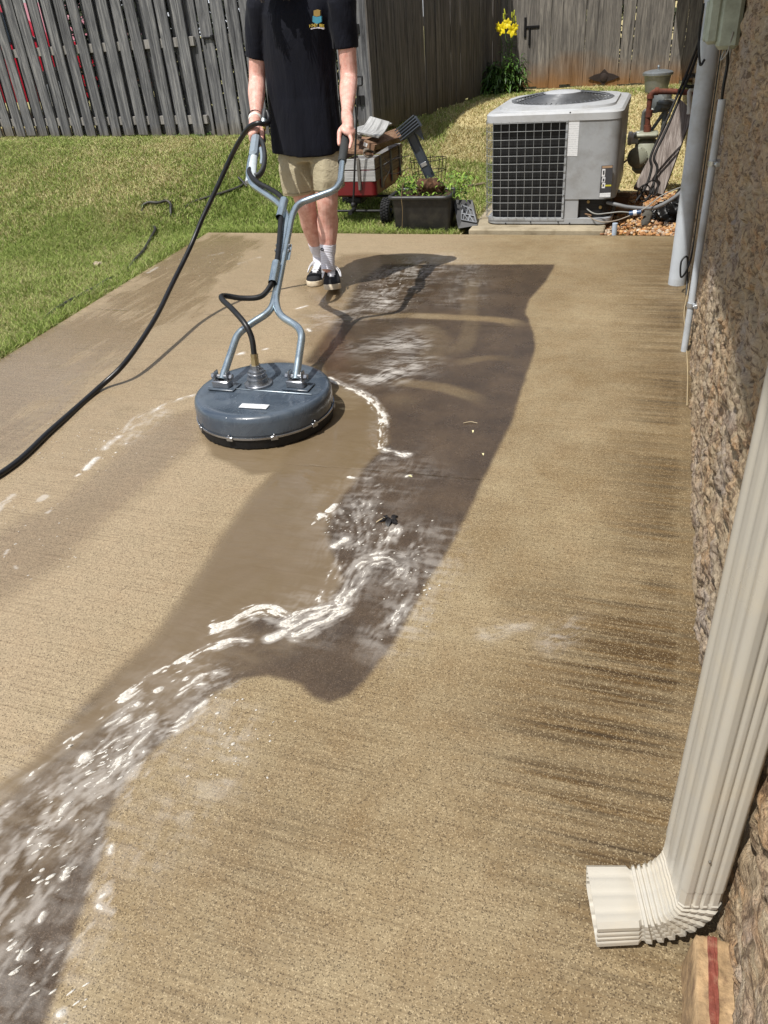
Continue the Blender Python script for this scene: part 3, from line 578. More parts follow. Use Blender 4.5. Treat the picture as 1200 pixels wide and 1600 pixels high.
# ================================================================== FENCES
def wood_mat(name, c1, c2, c3, low=None, sc=(22., 22., 1.3)):
    t = NT(name); isl = t.isl()
    co = t.mapc(sc); off = t.n('ShaderNodeVectorMath', operation='ADD'); cx_ = t.n('ShaderNodeCombineXYZ'); t.l(t.math('MULTIPLY', isl, 90.), cx_.inputs[0]); t.l(t.math('MULTIPLY', isl, 37.), cx_.inputs[2]); t.l(co, off.inputs[0]); t.l(cx_.outputs[0], off.inputs[1])
    n = t.noise(1.6, 6, .65, .8, co=off.outputs[0]); n2 = t.noise(8, 3, .6, co=off.outputs[0]); kn = t.noise(2.2, 4)
    c = t.ramp(n, [(.28, srgb(*c1)), (.5, srgb(*c2)), (.72, srgb(*c3))])
    c = t.mix(t.math('MULTIPLY', t.ramp(n2, [(.5, 0.), (.65, 1.)]), .35), c, srgb(*[int(x * .45) for x in c2]))
    c = t.mix(t.math('MULTIPLY', isl, .5), c, t.mix(1.0, c, (.52, .52, .54, 1), 'MULTIPLY'))
    if low:
        sp = t.n('ShaderNodeSeparateXYZ'); t.l(t.co, sp.inputs[0])
        m = t.math('ADD', t.math('MULTIPLY', sp.outputs[2], -1 / (low[2] - low[1])), low[2] / (low[2] - low[1])); m = t.math('ADD', m, t.math('MULTIPLY', t.math('SUBTRACT', kn, .5), 1.6), True)
        c = t.mix(t.math('MULTIPLY', m, .85), c, t.mix(n, srgb(*[int(x * .55) for x in low[0]]), srgb(*low[0])))
    t.set(color=c, rough=.88, spec=.25); t.bump(n2, .6, .006); return t.m
def wood_lie(name, c1, c2, c3): return wood_mat(name, c1, c2, c3, None, (24., 1.6, 1.6))
W_front = wood_mat('weathered_grey_wood', (56, 56, 58), (112, 112, 113), (164, 162, 159), ((120, 108, 84), .42, .62))
W_side = wood_mat('shaded_weathered_wood', (62, 59, 56), (102, 97, 92), (134, 128, 120), ((124, 112, 80), .42, .70))  # side fence wood darker than the front: its shade is in the colour
W_far = wood_mat('tan_weathered_wood', (72, 69, 67), (126, 121, 114), (166, 159, 148), ((164, 118, 66), .50, .84))
W_rail = wood_mat('pale_rail_wood', (110, 106, 100), (156, 152, 146), (188, 184, 178))
black_iron = MAT('black_iron', (28, 27, 27), .6, .4, bump=.2)
rnd = random.Random(3)
def board(mb, P, d, nrm, w, h, th=.017, tilt=0., dog=True, warp=0):
    """board with its foot centred at P, width along d, thickness along nrm"""
    d = np.array([d[0], d[1], 0]); nrm = np.array([nrm[0], nrm[1], 0]); up = np.array([0, 0, 1.]) + d * tilt; c = .022 if dog else 0
    poly = [(-w / 2, 0), (w / 2, 0), (w / 2 + rnd.uniform(-.003, .003), h * .5), (w / 2, h - c), (w / 2 - c, h), (-w / 2 + c, h), (-w / 2, h - c), (-w / 2 + rnd.uniform(-.003, .003), h * .5)]
    N = nrm + np.array([0, 0, 0]); mb.prism(poly, np.array(P) + nrm * warp, d, up, N, th)
def fence(A, B, label, mat, h, bw, sp, railz, posts, back=True, group=None, z=PLAT, railmat=None, jit=.01, name='wooden_fence'):
    A = np.array(A); B = np.array(B); L = np.hypot(*(B - A)); d = (B - A) / L; n = np.array([d[1], -d[0]])   # n faces the camera side
    root = empty(name, (*((A + B) / 2), z), label, 'fence', group)
    m = MB(); m2 = MB(); k = int(L / sp) + 1
    for i in range(k):
        p = A + d * (i * sp + rnd.uniform(-jit, jit)); zb = z + rnd.uniform(-.01, .035)
        board(m, (*p, zb), d, n, bw * rnd.uniform(.94, 1.05), h + rnd.uniform(-.01, .01), tilt=rnd.uniform(-.018, .018), warp=.02 + rnd.uniform(0, .01))
        if back:
            q = p + d * sp * .5; board(m2, (*q, zb), d, -n, bw * rnd.uniform(.88, 1.02), h, tilt=rnd.uniform(-.012, .012), warp=.02)
    m.build('boards', mat, root, True, 30)
    if back: m2.build('back_boards', mat, root, True, 30)
    for rz_ in railz:
        r = MB(); c = (A + B) / 2; R = rotz(math.atan2(d[1], d[0])); r.box((*c, z + rz_), (L, .034, .085), R, .004); r.build('rail', railmat or mat, root)
    for t_ in posts:
        r = MB(); c = A + d * L * t_ - n * .06; r.box((*c, z + h / 2 - .06), (.09, .09, h + .04), rotz(math.atan2(d[1], d[0])), .004); r.build('post', mat, root)
    return root, A, d, n, L
LA = np.array(GT(-60, 216)[:2]); LB = np.array(GT(330, 214)[:2]); LG = np.array(GT(352, 214)[:2]); GE = np.array(GT(574, 214)[:2])
dl = (LB - LA) / np.hypot(*(LB - LA)); LA2 = LA - dl * 2.2
fence(LA2, LB, 'grey shadowbox picket fence behind the lawn, left of the gate', W_front, 1.85, .140, .198, (.17, .88, 1.62), (.0, .35, .7, .985), railmat=W_rail)
# gate between the two fences
gate = empty('wooden_gate', (*((LG + GE) / 2), PLAT), 'grey wooden gate with black strap hinges behind the person', 'gate')
dg = (GE - LG) / np.hypot(*(GE - LG)); ng = np.array([dg[1], -dg[0]]); Lg = np.hypot(*(GE - LG)); m = MB(); k = int(Lg / .150)
for i in range(k + 1):
    p = LG + dg * (i * Lg / k); board(m, (*p, PLAT + rnd.uniform(0, .03)), dg, ng, .138, 1.84, tilt=rnd.uniform(-.01, .01), warp=.02 + (i % 2) * .004)
m.build('boards', W_front, gate, True, 30)
for zr in (.17, .88, 1.62):
    m = MB(); m.box((*((LG + GE) / 2 - ng * .0), PLAT + zr), (Lg, .034, .085), rotz(math.atan2(dg[1], dg[0])), .004); m.build('rail', W_rail, gate)
def strap(P, d, n, parent, L=.26):
    m = MB(); d3 = np.array([*d, 0]); n3 = np.array([*n, 0]); P = np.array(P) + n3 * .048
    m.prism([(0, -.022), (L * .5, -.014), (L, -.006), (L, .006), (L * .5, .014), (0, .022)], P, d3, (0, 0, 1), n3, .006); m.prism([(-.05, -.04), (-.006, -.04), (-.006, .04), (-.05, .04)], P, d3, (0, 0, 1), n3, .006); m.tube([P + n3 * .008 - np.array([0, 0, .04]), P + n3 * .008 + np.array([0, 0, .04])], .008)
    for s_ in (.06, .15, .22): m.ball(P + d3 * s_ + n3 * .008, .008, 8, 4)
    return m.build('strap_hinge', black_iron, parent)
for zr in (.88, .30): strap((*(GE - dg * .03), PLAT + zr), -dg, ng, gate)
m = MB(); P = np.array([*(LG + dg * .02 + ng * .05), PLAT + .90]); d3 = np.array([*dg, 0]); m.box(P, (.13, .012, .018), frame(d3), .003); m.box(P + d3 * .05 + (0, 0, 0), (.03, .03, .045), frame(d3), .004); m.tube([P - d3 * .05, P - d3 * .05 - (0, 0, .06)], .006); m.build('latch', black_iron, gate)
m = MB(); c = GE + dg * .05; m.box((*c, PLAT + .95), (.09, .09, 1.98), rotz(math.atan2(dg[1], dg[0])), .004); m.build('post', W_front, gate)
# receding side fence and far fence
SA = GE + np.array([.08, -.02]); SB = np.array([-2.25, 11.85]); FB = np.array([.22, 11.42])
fence(SA, SB, 'shade-darkened grey board fence receding from the gate to the back corner', W_side, 1.86, .138, .152, (.17, .88, 1.62), (.02, .33, .66), back=False, jit=.006)
far, FA_, fd, fn, FL = fence(SB + np.array([.02, -.02]), FB, 'far back fence with orange stained board feet beside the house', W_far, 1.86, .149, .151, (.2, .9, 1.62), (.0, .5, 1.), back=False, jit=.004)
P = onY(832, 42, 11.7); m = MB(); d3 = np.array([*fd, 0]); n3 = np.array([*fn, 0]); P = np.array([*(FA_ + fd * (P[0] - FA_[0]) / fd[0] + fn * .045), P[2]])
m.box(P, (.20, .012, .03), frame(d3), .004); m.box(P - d3 * .09, (.03, .02, .22), frame(d3), .004); m.tube([P - d3 * .03, P - d3 * .03 - (0, 0, .20)], .014); m.build('latch', black_iron, far)
# leaf screens added behind the fences so that their board gaps stay dark
# first screen stands behind the grey fence, second behind the far one
_r = np.random.default_rng(12); N_ = 26000; hx = _r.uniform(-6.9, -3.25, N_); hy = np.interp(hx, [-8, -3], [9.45, 8.75]) + _r.normal(0, .18, N_); hz = _r.uniform(.42, 3.2, N_); sz = _r.uniform(.025, .06, N_)
av = _r.normal(0, 1, (N_, 3)); av /= np.linalg.norm(av, axis=1)[:, None]; bv_ = np.cross(av, _r.normal(0, 1, (N_, 3))); bv_ /= np.linalg.norm(bv_, axis=1)[:, None]; hc = np.stack([hx, hy, hz], -1)
HV = np.stack([hc - av * sz[:, None], hc + bv_ * sz[:, None] * .5, hc + av * sz[:, None], hc - bv_ * sz[:, None] * .5], 1).reshape(-1, 3)
hl = NT('screen_leaf'); hl.set(color=hl.mix(hl.isl(), srgb(26, 34, 20), srgb(58, 70, 36)), rough=.7); leaf_screen = mesh_obj('leaf_screen', HV, np.arange(N_ * 4).reshape(-1, 4), hl.m, None, False); tag(leaf_screen, 'dark leaf screen added to darken the gaps of the grey fence', 'leaf_screen')
N_ = 12000; hc = np.stack([_r.uniform(-2.6, .8, N_), 12.5 + _r.normal(0, .15, N_), _r.uniform(.42, 3.0, N_)], -1); av = _r.normal(0, 1, (N_, 3)); av /= np.linalg.norm(av, axis=1)[:, None]; bv_ = np.cross(av, _r.normal(0, 1, (N_, 3))); bv_ /= np.linalg.norm(bv_, axis=1)[:, None]; sz = _r.uniform(.025, .06, N_)
HV = np.stack([hc - av * sz[:, None], hc + bv_ * sz[:, None] * .5, hc + av * sz[:, None], hc - bv_ * sz[:, None] * .5], 1).reshape(-1, 3); leaf_screen = mesh_obj('leaf_screen', HV, np.arange(N_ * 4).reshape(-1, 4), hl.m, None, False); tag(leaf_screen, 'dark leaf screen added behind the far back fence to darken its board gaps', 'leaf_screen')
# neighbour's red car behind the fence
car = empty('parked_car', (-8.9, 10.9, .45), 'red car glimpsed through the gaps of the left picket fence', 'car')
R = rotz(math.radians(-8)); cc = np.array([-9.1, 10.9, .5])
def cp(p): return cc + R @ np.array(p)
prof = [(-2.1, .25), (-2.15, .6), (-1.9, .82), (-1.1, .92), (-.55, 1.36), (.75, 1.40), (1.45, .98), (2.05, .88), (2.15, .5), (2.1, .25)]
m = MB(); rings = []
for y_, s_ in ((-.82, .93), (-.78, 1.), (.78, 1.), (.82, .93)): rings.append([cp((a * s_, y_, .3 + (b_ - .3) * s_)) for a, b_ in prof])
m.loft(rings); m.build('body', MAT('red_car_paint', (170, 24, 44), .25, .0, .05, coat=.6), car)
m = MB(); m.prism([(-.95, .93), (-.5, 1.28), (.7, 1.31), (1.2, .98)], cp((0, -.835, 0)), R[:, 0], (0, 0, 1), R[:, 1], .01); m.build('window', MAT('car_glass', (40, 50, 60), .08), car)
for wx_ in (-1.35, 1.35):
    m = MB(); m.lathe([(.2, -.02), (.31, -.02), (.33, 0), (.33, .18), (.31, .2), (.2, .2)], cp((wx_, -.86, .33)), R[:, 1], 28); w_ = m.build('wheel', MAT('car_tyre', (26, 26, 27), .85), car)
    m = MB(); m.lathe([(.03, -.035), (.08, -.035), (.19, -.02), (.2, .0), (.2, .1)], cp((wx_, -.86, .33)), R[:, 1], 20); m.build('rim', MAT('car_rim', (190, 195, 200), .35, .8), w_)
# ================================================================== WALL FITTINGS
grey_pvc = MAT('grey_pvc', (196, 203, 210), .42, var=.05, dirt=(140, 138, 130), dscale=3)
cond = empty('electrical_conduit', (.158, 4.9, 0), 'thick grey conduit pipe standing upright at the far end of the wall', 'pipe')
m = MB(); m.tube([(.158, 4.9, .0), (.158, 4.9, 2.49)], .050, 28); m.build('pipe', grey_pvc, cond)
zc = onX(1108, 6, .158)[2]
m = MB(); zt = float(onY(1105, 4, 4.9)[2]); m.tube([(.158, 4.9, zt - .02), (.158, 4.9, zt + .06)], .055, 28); m.build('coupling', grey_pvc, cond)
P = onX(1075, 519, .205); yc = float(P[1]); th_ = empty('conduit', (.205, yc, 0), 'thin pale grey conduit with two clamps on the brick beside the thick pipe', 'pipe')
zt2 = float(onY(1131, 155, yc)[2]); m = MB(); m.tube([(.2, yc, 0), (.2, yc, zt2)], .0155, 16); m.build('pipe', grey_pvc, th_)
clampm = MAT('clamp_metal', (196, 200, 204), .35, .8)
for py, px in ((255, 1113), (476, 1080)):
    z_ = float(onY(px, py, yc)[2]); m = MB(); m.tube([(.2, yc, z_ - .010), (.2, yc, z_ + .010)], .0195, 16); m.box((.222, yc, z_), (.02, .075, .02), bev=.003); m.ball((.212, yc - .028, z_), .006, 8, 5); m.build('clamp', clampm, th_)
box_g = MAT('utility_box_paint', (176, 186, 172), .5, var=.06, dirt=(140, 146, 132), dscale=7)
zb = float(onY(1138, 76, yc)[2]); ub = empty('utility_box', (.2, yc, zb), 'pale green grey telephone box fixed to the brick above the thin conduit', 'utility box')
m = MB(); m.box((.185, yc, zb + .18), (.085, .115, .36), bev=.014); m.build('back_box', box_g, ub)
m = MB(); m.box((.125, yc - .012, zb + .185), (.05, .085, .33), bev=.012); m.box((.10, yc - .012, zb + .10), (.018, .052, .14), bev=.007); m.box((.10, yc - .012, zb + .24), (.022, .055, .10), bev=.007); m.build('cover', box_g, ub)
for z_ in (.235, .265): m = MB(); m.lathe([(.001, .0), (.011, .0), (.011, .006), (.007, .007), (.007, .001)], (.09, yc - .02, zb + z_), (-1, 0, 0), 14, True); m.build('screw', MAT('box_screw', (60, 64, 60), .5), ub)
blk = MAT('black_rubber', (20, 20, 21), .45, var=.1, bump=.1)
def cable(name, pts, r, mat, label, cat, n=8, sm=8, parent=None, group=None):
    m = MB(); m.tube(catmull(pts, sm), r, n); o = m.build(name, mat, parent, True, 60)
    if parent is None: tag(o, label, cat, group)
    return o
cable('cable', [(.19, yc, zb + .01), (.20, yc + .01, zb - .06), (.197, yc, zt2 + .05), (.2, yc, zt2 - .02)], .006, blk, 'short black cable dropping from the utility box into the thin conduit', 'cable')
greyw = MAT('grey_wire', (150, 150, 145), .5); 
cable('cable', [(.185, yc - .03, zb + .01), (.17, yc - .04, zb - .035), (.19, yc - .05, zb - .01), (.2, yc - .06, zb + .06)], .003, greyw, 'thin grey wire looping under the utility box', 'cable')
cable('cable', [(.215, yc + .10, zb + .4), (.213, yc + .12, zb + .1), (.21, yc + .15, zb - .1)] + [(.212, yc + .30 + .0 * k, zb - .1 - .2 * k) for k in range(1, 5)], .004, greyw, 'thin grey wire running down the brick behind the utility box', 'cable')
cable('cable', [(.10, 4.82, zt), (.098, 4.83, zt - .14), (.12, 4.80, zt - .26), (.14, 4.8, zt - .24)], .006, blk, 'black wire tail hanging at the top of the thick conduit', 'cable')
pts = [(.215, 4.78, 1.75), (.212, 4.79, 1.2), (.213, 4.77, .7), (.214, 4.75, .3), (.20, 4.70, .16), (.17, 4.70, .10), (.16, 4.72, .18), (.19, 4.74, .20), (.205, 4.72, .08), (.21, 4.66, .01)]
cable('cable', pts, .0055, blk, 'black cable behind the thick conduit coiling near the patio', 'cable')
pts = [(.216, 4.72, 1.75), (.214, 4.72, 1.1), (.216, 4.70, .5), (.214, 4.6, .1), (.20, 4.4, .006), (.205, 4.1, .006), (.215, 3.6, .006), (.212, 3.2, .006)]
cable('cable', pts, .003, MAT('pale_wire', (168, 150, 118), .6), 'pale thin wire running down the wall and along its foot', 'cable')
# ================================================================== DOWNSPOUT
cream = MAT('cream_aluminium', (188, 183, 172), .34, var=.015, scale=5, dirt=(194, 186, 170), dscale=9, spec=.5)
ds = empty('downspout', (.19, .9, .0), 'cream ribbed metal downspout with a curved elbow over the concrete at the near corner', 'downspout')
A_ = np.array([.172, .835]); Bp = np.array([.2323, .851]); e1 = (Bp - A_); w1_ = np.linalg.norm(e1); e1 /= w1_; e2 = np.array([-e1[1], e1[0]])   # e1 along front face, e2 away from the camera
DW, DD = .074, .120
def section(w, d, rib=.0035, off=0.0):
    """closed corrugated outline, counter-clockwise, origin at front-left corner"""
    P = []; c = .008
    def side(p0, p1, nrm, nr, amp):
        L = np.hypot(p1[0] - p0[0], p1[1] - p0[1]); N = 6 * nr + 7
        for i in range(N):
            t_ = i / (N - 1); q = np.array(p0) * (1 - t_) + np.array(p1) * t_; inn = S(.06, .16, t_) * S(.94, .84, t_)
            g = amp * inn * (max(0., math.cos((t_ - .5) * nr * 2 * math.pi)) ** 1.2); P.append(q - np.array(nrm) * g)
    side((c, 0), (w - c, 0), (0, -1), 4, rib); side((w, c), (w, d - c), (1, 0), 4, rib); side((w - c, d), (c, d), (0, 1), 4, rib); side((0, d - c), (0, c), (-1, 0), 3, rib * .75)
    return np.array(P)
sec = section(DW, DD); 
def place(sec2, org, a1, a2): return [np.array(org) + np.array(a1) * p[0] + np.array(a2) * p[1] for p in sec2]
E1 = np.array([*e1, 0]); E2 = np.array([*e2, 0]); O0 = np.array([*A_, 0]); UP = np.array([0, 0, 1.])
m = MB(); zs_ = [.205, .3, .6, 1.0, 1.6, 2.47]
m.loft([place(sec, O0 + UP * z_, E1, E2) for z_ in zs_], cap=False)
secI = (sec - [DW / 2, DD / 2]) * .965 + [DW / 2, DD / 2]; m.loft([place(secI, O0 + UP * z_, E1, E2) for z_ in zs_][::-1], cap=False)
m.build('pipe', cream, ds, True, 50)
# elbow: swings about an axis along E2, turning from down to -E1 (towards the patio)
m = MB(); cen = O0 + E1 * (-.060) + UP * .163; rings = []; sml = (sec - [DW / 2, DD / 2]) * .975 + [DW / 2, DD / 2]
secE = section(DW, DD, .0012); sml0 = sml; smlE = (secE - [DW / 2, DD / 2]) * .975 + [DW / 2, DD / 2]
def ering(ang, off=0, scale=1.0, push=0):
    sml = smlE if .01 < ang < 1.49 else sml0
    a1 = E1 * math.cos(ang) - UP * math.sin(ang)                         # local width axis
    tdir = -(E1 * math.sin(ang) + UP * math.cos(ang)); s2 = (sml - [DW / 2, DD / 2]) * scale + [DW / 2, DD / 2]
    return place(s2 + [.060, 0], cen + tdir * push, a1, E2)
for z_ in (.060, .035, .002): rings.append(ering(0, push=-z_))
NR = 9
for i in range(NR):
    for j_, (f_, sc_) in enumerate(((0.02, 1.03), (.50, 1.0), (.62, .925), (.86, .925))):
        rings.append(ering((i + f_) / NR * math.radians(86), scale=sc_ * (1.0 + .0)))
for q in (.004, .03, .055, .078): rings.append(ering(math.radians(86), push=q, scale=1.02 + q * .5))
m.loft(rings, cap=False)
inner = [[np.array(p) * 1.0 for p in r] for r in rings]
inn = []
for r in rings:
    c_ = np.mean(r, axis=0); inn.append([c_ + (p - c_) * .955 for p in r])
m.loft(inn[::-1], cap=False)
n_ = len(sml); k0_ = len(m.v); m.v += [tuple(p) for p in rings[-1]] + [tuple(p) for p in inn[-1]]; m.f += [(k0_ + i, k0_ + (i + 1) % n_, k0_ + n_ + (i + 1) % n_, k0_ + n_ + i) for i in range(n_)]
m.build('elbow', cream, ds, True, 35)
m = MB(); m.ball(O0 + E1 * .03 - E2 * .002 + UP * .30, .0025, 8, 5); m.build('screw', MAT('screw', (120, 116, 110), .4, .6), ds)
# ================================================================== AIR CONDITIONER
pad = empty('concrete_pad', (-.85, 6.7, 0), 'low concrete pad under the air conditioner, flush with the far patio edge', 'concrete pad')
m = MB(); pl = float(G(728, 363, .03)[0]); m.box(((pl - .36) / 2, (PATIO_FAR + .012 + 7.42) / 2, -.01), (-.36 - pl, 7.42 - PATIO_FAR - .012, .08), bev=.008)
m.build('slab', MAT('pad_concrete', (170, 158, 134), .9, var=.12, bump=.6, bscale=90, dirt=(120, 108, 86), dscale=6), pad)
AX0, AX1 = float(onY(759, 180, 6.19)[0]), float(onY(972, 180, 6.19)[0]); AY0, AY1 = 6.19, 7.28; AZ0, AZ1 = .065, .775
ac = empty('air_conditioner', ((AX0 + AX1) / 2, (AY0 + AY1) / 2, .03), 'grey central air conditioner unit with wire grille and fan top on the concrete pad', 'air conditioner')
acm = MAT('ac_grey_paint', (160, 163, 166), .45, var=.07, scale=7, dirt=(138, 138, 136), dscale=6)
act = MAT('ac_top_lit', (182, 184, 186), .4, var=.05, scale=6, dirt=(168, 168, 166), dscale=7)  # body grey made lighter for the top: sun glare put into the colour
def rrect(x0, x1, y0, y1, r, n=7, cut=None):
    P = []
    for cx_, cy_, a0 in ((x1 - r, y0 + r, -90), (x1 - r, y1 - r, 0), (x0 + r, y1 - r, 90), (x0 + r, y0 + r, 180)):
        for i in range(n + 1):
            a = math.radians(a0 + 90 * i / n); P.append((cx_ + r * math.cos(a), cy_ + r * math.sin(a)))
    return P
def ring3(P, z): return [(x, y, z) for x, y in P]
# coil core
coil = NT('ac_coil_fins'); w_ = coil.n('ShaderNodeTexWave', bands_direction='Z'); w_.inputs['Scale'].default_value = 14; coil.l(coil.co, w_.inputs[0]); 
coil.set(color=coil.mix(w_.outputs['Fac'], srgb(6, 7, 8), srgb(20, 22, 24)), rough=.6); 
m = MB(); P = rrect(AX0 + .035, AX1 - .03, AY0 + .035, AY1 - .03, .07); m.loft([ring3(P, AZ0 + .01), ring3(P, AZ1 - .03)], cap=True); m.build('coil', coil.m, ac, True, 30)
# base pan
m = MB(); P = rrect(AX0 + .005, AX1 - .01, AY0, AY1, .09); Pi = rrect(AX0 + .02, AX1 - .02, AY0 + .01, AY1 - .01, .08)
m.loft([ring3(Pi, AZ0 - .03), ring3(P, AZ0 - .025), ring3(P, AZ0 + .012), ring3(Pi, AZ0 + .014)]); m.build('base_pan', acm, ac, True, 35)
# lid
m = MB(); a = rrect(AX0 - .008, AX1 + .008, AY0 - .01, AY1 + .01, .10); b_ = rrect(AX0 + .008, AX1 - .008, AY0 + .008, AY1 - .008, .09); c_ = rrect(AX0 + .06, AX1 - .06, AY0 + .06, AY1 - .06, .20); cxm, cym = (AX0 + AX1) / 2, (AY0 + AY1) / 2; RF = .375
circ = []
for x, y in c_:
    a_ = math.atan2(y - cym, x - cxm); circ.append((cxm + RF * math.cos(a_), cym + RF * math.sin(a_)))
m.loft([ring3(b_, AZ1 - .035), ring3(a, AZ1 - .03), ring3(a, AZ1 + .015), ring3(b_, AZ1 + .03), ring3(c_, AZ1 + .036), ring3([(cxm + (x - cxm) * .99, cym + (y - cym) * .99) for x, y in c_], AZ1 + .052), ring3(circ, AZ1 + .056), ring3(circ, AZ1 - .12)], cap=False)
m.build('lid', act, ac, True, 30)
# fan guard
gm = MAT('guard_wire', (120, 122, 125), .4, .3); gw = MB()
for i in range(12):
    r_ = .14 + i * (RF - .14) / 11; zz = AZ1 + .056 + .045 * (1 - (r_ / RF) ** 2); th = np.linspace(0, 2 * math.pi, 49); gw.tube(np.stack([cxm + r_ * np.cos(th), cym + r_ * np.sin(th), np.full(49, zz)], 1), .0036, 6, False)
for i in range(8):
    a_ = 2 * math.pi * i / 12; rr_ = np.linspace(.10, RF + .012, 8); gw.tube(np.stack([cxm + rr_ * math.cos(a_), cym + rr_ * math.sin(a_), AZ1 + .062 + .045 * (1 - (rr_ / RF) ** 2)], 1), .0036, 5)
for i in range(64):
    a_ = 2 * math.pi * i / 64; rr_ = np.linspace(RF - .025, RF + .006, 4); gw.tube(np.stack([cxm + rr_ * math.cos(a_), cym + rr_ * math.sin(a_), AZ1 + .060 + .045 * (1 - (rr_ / RF) ** 2)], 1), .0026, 5)
gd = gw.build('fan_guard', gm, ac, True, 60)
m = MB(); m.lathe([(.0005, .008), (.11, .004), (.14, -.004), (.14, -.01)], (cxm, cym, AZ1 + .106), n=36); m.build('hub_cap', act, gd)
m = MB(); m.lathe([(.055, -.06), (.06, .0), (.0005, .01)], (cxm, cym, AZ1 - .05), n=24)
for i in range(4):
    a_ = math.pi / 2 * i + .4; B_ = []
    for r_ in (.05, .15, .25, .34):
        for s_ in (-1, 1):
            w2 = (.05 + r_ * .28) * s_; aa = a_ + w2 / max(r_, .1) * .8; B_.append((cxm + r_ * math.cos(aa), cym + r_ * math.sin(aa), AZ1 - .05 + s_ * .03))
    m.add(B_ + [(x, y, z - .003) for x, y, z in B_], [(0, 2, 3, 1), (2, 4, 5, 3), (4, 6, 7, 5), (8, 9, 11, 10), (10, 11, 13, 12), (12, 13, 15, 14), (6, 14, 15, 7), (0, 1, 9, 8), (0, 8, 10, 2), (2, 10, 12, 4), (4, 12, 14, 6), (1, 3, 11, 9), (3, 5, 13, 11), (5, 7, 15, 13)])
m.build('fan', MAT('fan_blade', (70, 72, 76), .5, .3), ac)
# panels: right part of the front wraps the right corner
PX = float(onY(886, 250, AY0)[0]); PXb = float(onY(903, 330, AY0)[0])
PZ = float(onY(930, 311, AY0)[2])
def panel(x_from, z0, z1, off, name, parent=ac, yend=None):
    P = [(x_from, AY0 - off)]; r = .085
    for i in range(9):
        a_ = math.radians(-90 + 90 * i / 8); P.append((AX1 - r + (r + off) * math.cos(a_), AY0 + r + (r + off) * math.sin(a_)))
    P.append((AX1 + off, AY1 - .2)); Q = [(x, y + .006) if i == 0 else (x - .006, y + .003) for i, (x, y) in enumerate(P)]
    m = MB(); m.loft([ring3(P, z0), ring3(P, z1)], cap=False, closed=False); m.loft([ring3(Q, z1), ring3(Q, z0)], cap=False, closed=False); n_ = len(P)
    k0_ = len(m.v); m.v += ring3(P, z0) + ring3(Q, z0); m.f += [(k0_ + i + 1, k0_ + i, k0_ + n_ + i, k0_ + n_ + i + 1) for i in range(n_ - 1)]
    m.add([(x_from, AY0 - off, z0), (x_from, AY0 + .03, z0), (x_from, AY0 + .03, z1), (x_from, AY0 - off, z1)], [(0, 3, 2, 1)])
    return m.build(name, acm, parent, True, 40)
pan = panel(PX, PZ, AZ1 - .03, .004, 'service_panel')
m = MB(); m.box(((PX + PXb) / 2, AY0 + .012, (AZ0 + PZ) / 2), (PXb - PX, .02, PZ - AZ0 + .01), bev=.003); m.build('lower_panel', acm, ac)
m = MB(); m.box(((PXb + AX1 - .05) / 2, AY0 + .10, (AZ0 + PZ) / 2), (AX1 - .05 - PXb, .02, PZ - AZ0)); m.build('recess_panel', MAT('recess', (70, 70, 70), .7), ac)
bvm = MAT('brass_valve', (150, 130, 90), .4, .8)
for x, z in ((PXb + .07, AZ0 + .13), (PXb + .16, AZ0 + .09)): m = MB(); m.lathe([(.016, 0), (.016, .05), (.011, .05), (.011, .08)], (x, AY0 + .09, z), (0, -1, 0), 14); m.build('valve', bvm, ac)
m = MB(); m.tube(catmull([(PXb + .02, AY0 + .08, PZ - .01), (PXb + .03, AY0 + .05, PZ - .10), (PXb + .10, AY0 + .02, AZ0 + .03)], 6), .006, 8); m.build('copper_line', MAT('copper_pipe', (150, 120, 92), .4, .7), ac)
# labels
def q(px, py, Y): return onY(px, py, Y)
def quad_label(pts, Y, off, mat, name, parent, th=.0012):
    V = [q(x, y, Y - off) for x, y in pts]; V2 = [v + np.array([0, th, 0]) for v in V]; m = MB(); m.add(V + V2, [(3, 2, 1, 0)[::-1], (4, 5, 6, 7), (0, 1, 5, 4), (1, 2, 6, 5), (2, 3, 7, 6), (3, 0, 4, 7)]); return m.build(name, mat, parent, False)
lab_w = NT('label_white'); bw_ = lab_w.n('ShaderNodeTexWave', bands_direction='Z'); bw_.inputs['Scale'].default_value = 22; lab_w.l(lab_w.co, bw_.inputs[0]); nz = lab_w.noise(60, 3)
lab_w.set(color=lab_w.mix(lab_w.math('MULTIPLY', lab_w.ramp(bw_.outputs['Fac'], [(.6, 0.), (.8, 1.)]), lab_w.ramp(nz, [(.42, 0.), (.5, .35)])), srgb(226, 228, 230), srgb(150, 155, 160)), rough=.5)
quad_label([(889, 184), (906, 183), (902, 244), (884, 244)], AY0, .006, lab_w.m, 'spec_label', ac)
lab_d = MAT('label_dark', (62, 62, 66), .5, var=.1); ld = quad_label([(940, 259), (958, 258), (954, 309), (936, 309)], AY0, .0062, lab_d, 'warning_label', ac)
lw = MAT('label_plain_white', (225, 226, 228), .5, var=.03)
for a_, b2 in ((264, 276), (277, 285), (286, 294)):
    wp = quad_label([(941, a_), (946, a_), (945, b2), (940, b2)], AY0, .0076, lw, 'pictogram', ld)
quad_label([(942, 267), (944.5, 266), (944.5, 272), (942, 274)], AY0, .0086, lab_d, 'pictogram', ld); quad_label([(942, 279), (944.6, 279), (944, 283.5), (941.5, 283.5)], AY0, .0086, lab_d, 'pictogram', ld); quad_label([(941.8, 288), (944, 288), (943.6, 291.5), (941.4, 291.5)], AY0, .0086, lab_d, 'pictogram', ld)
quad_label([(940, 289), (955, 288.5), (955, 291), (940, 291.5)], AY0, .0070, MAT('label_yellow', (205, 196, 60), .5), 'warning_stripe', ld)
quad_label([(937, 302), (954, 301), (953.5, 308), (936.5, 308.5)], AY0, .0070, lab_w.m, 'fine_print', ld)
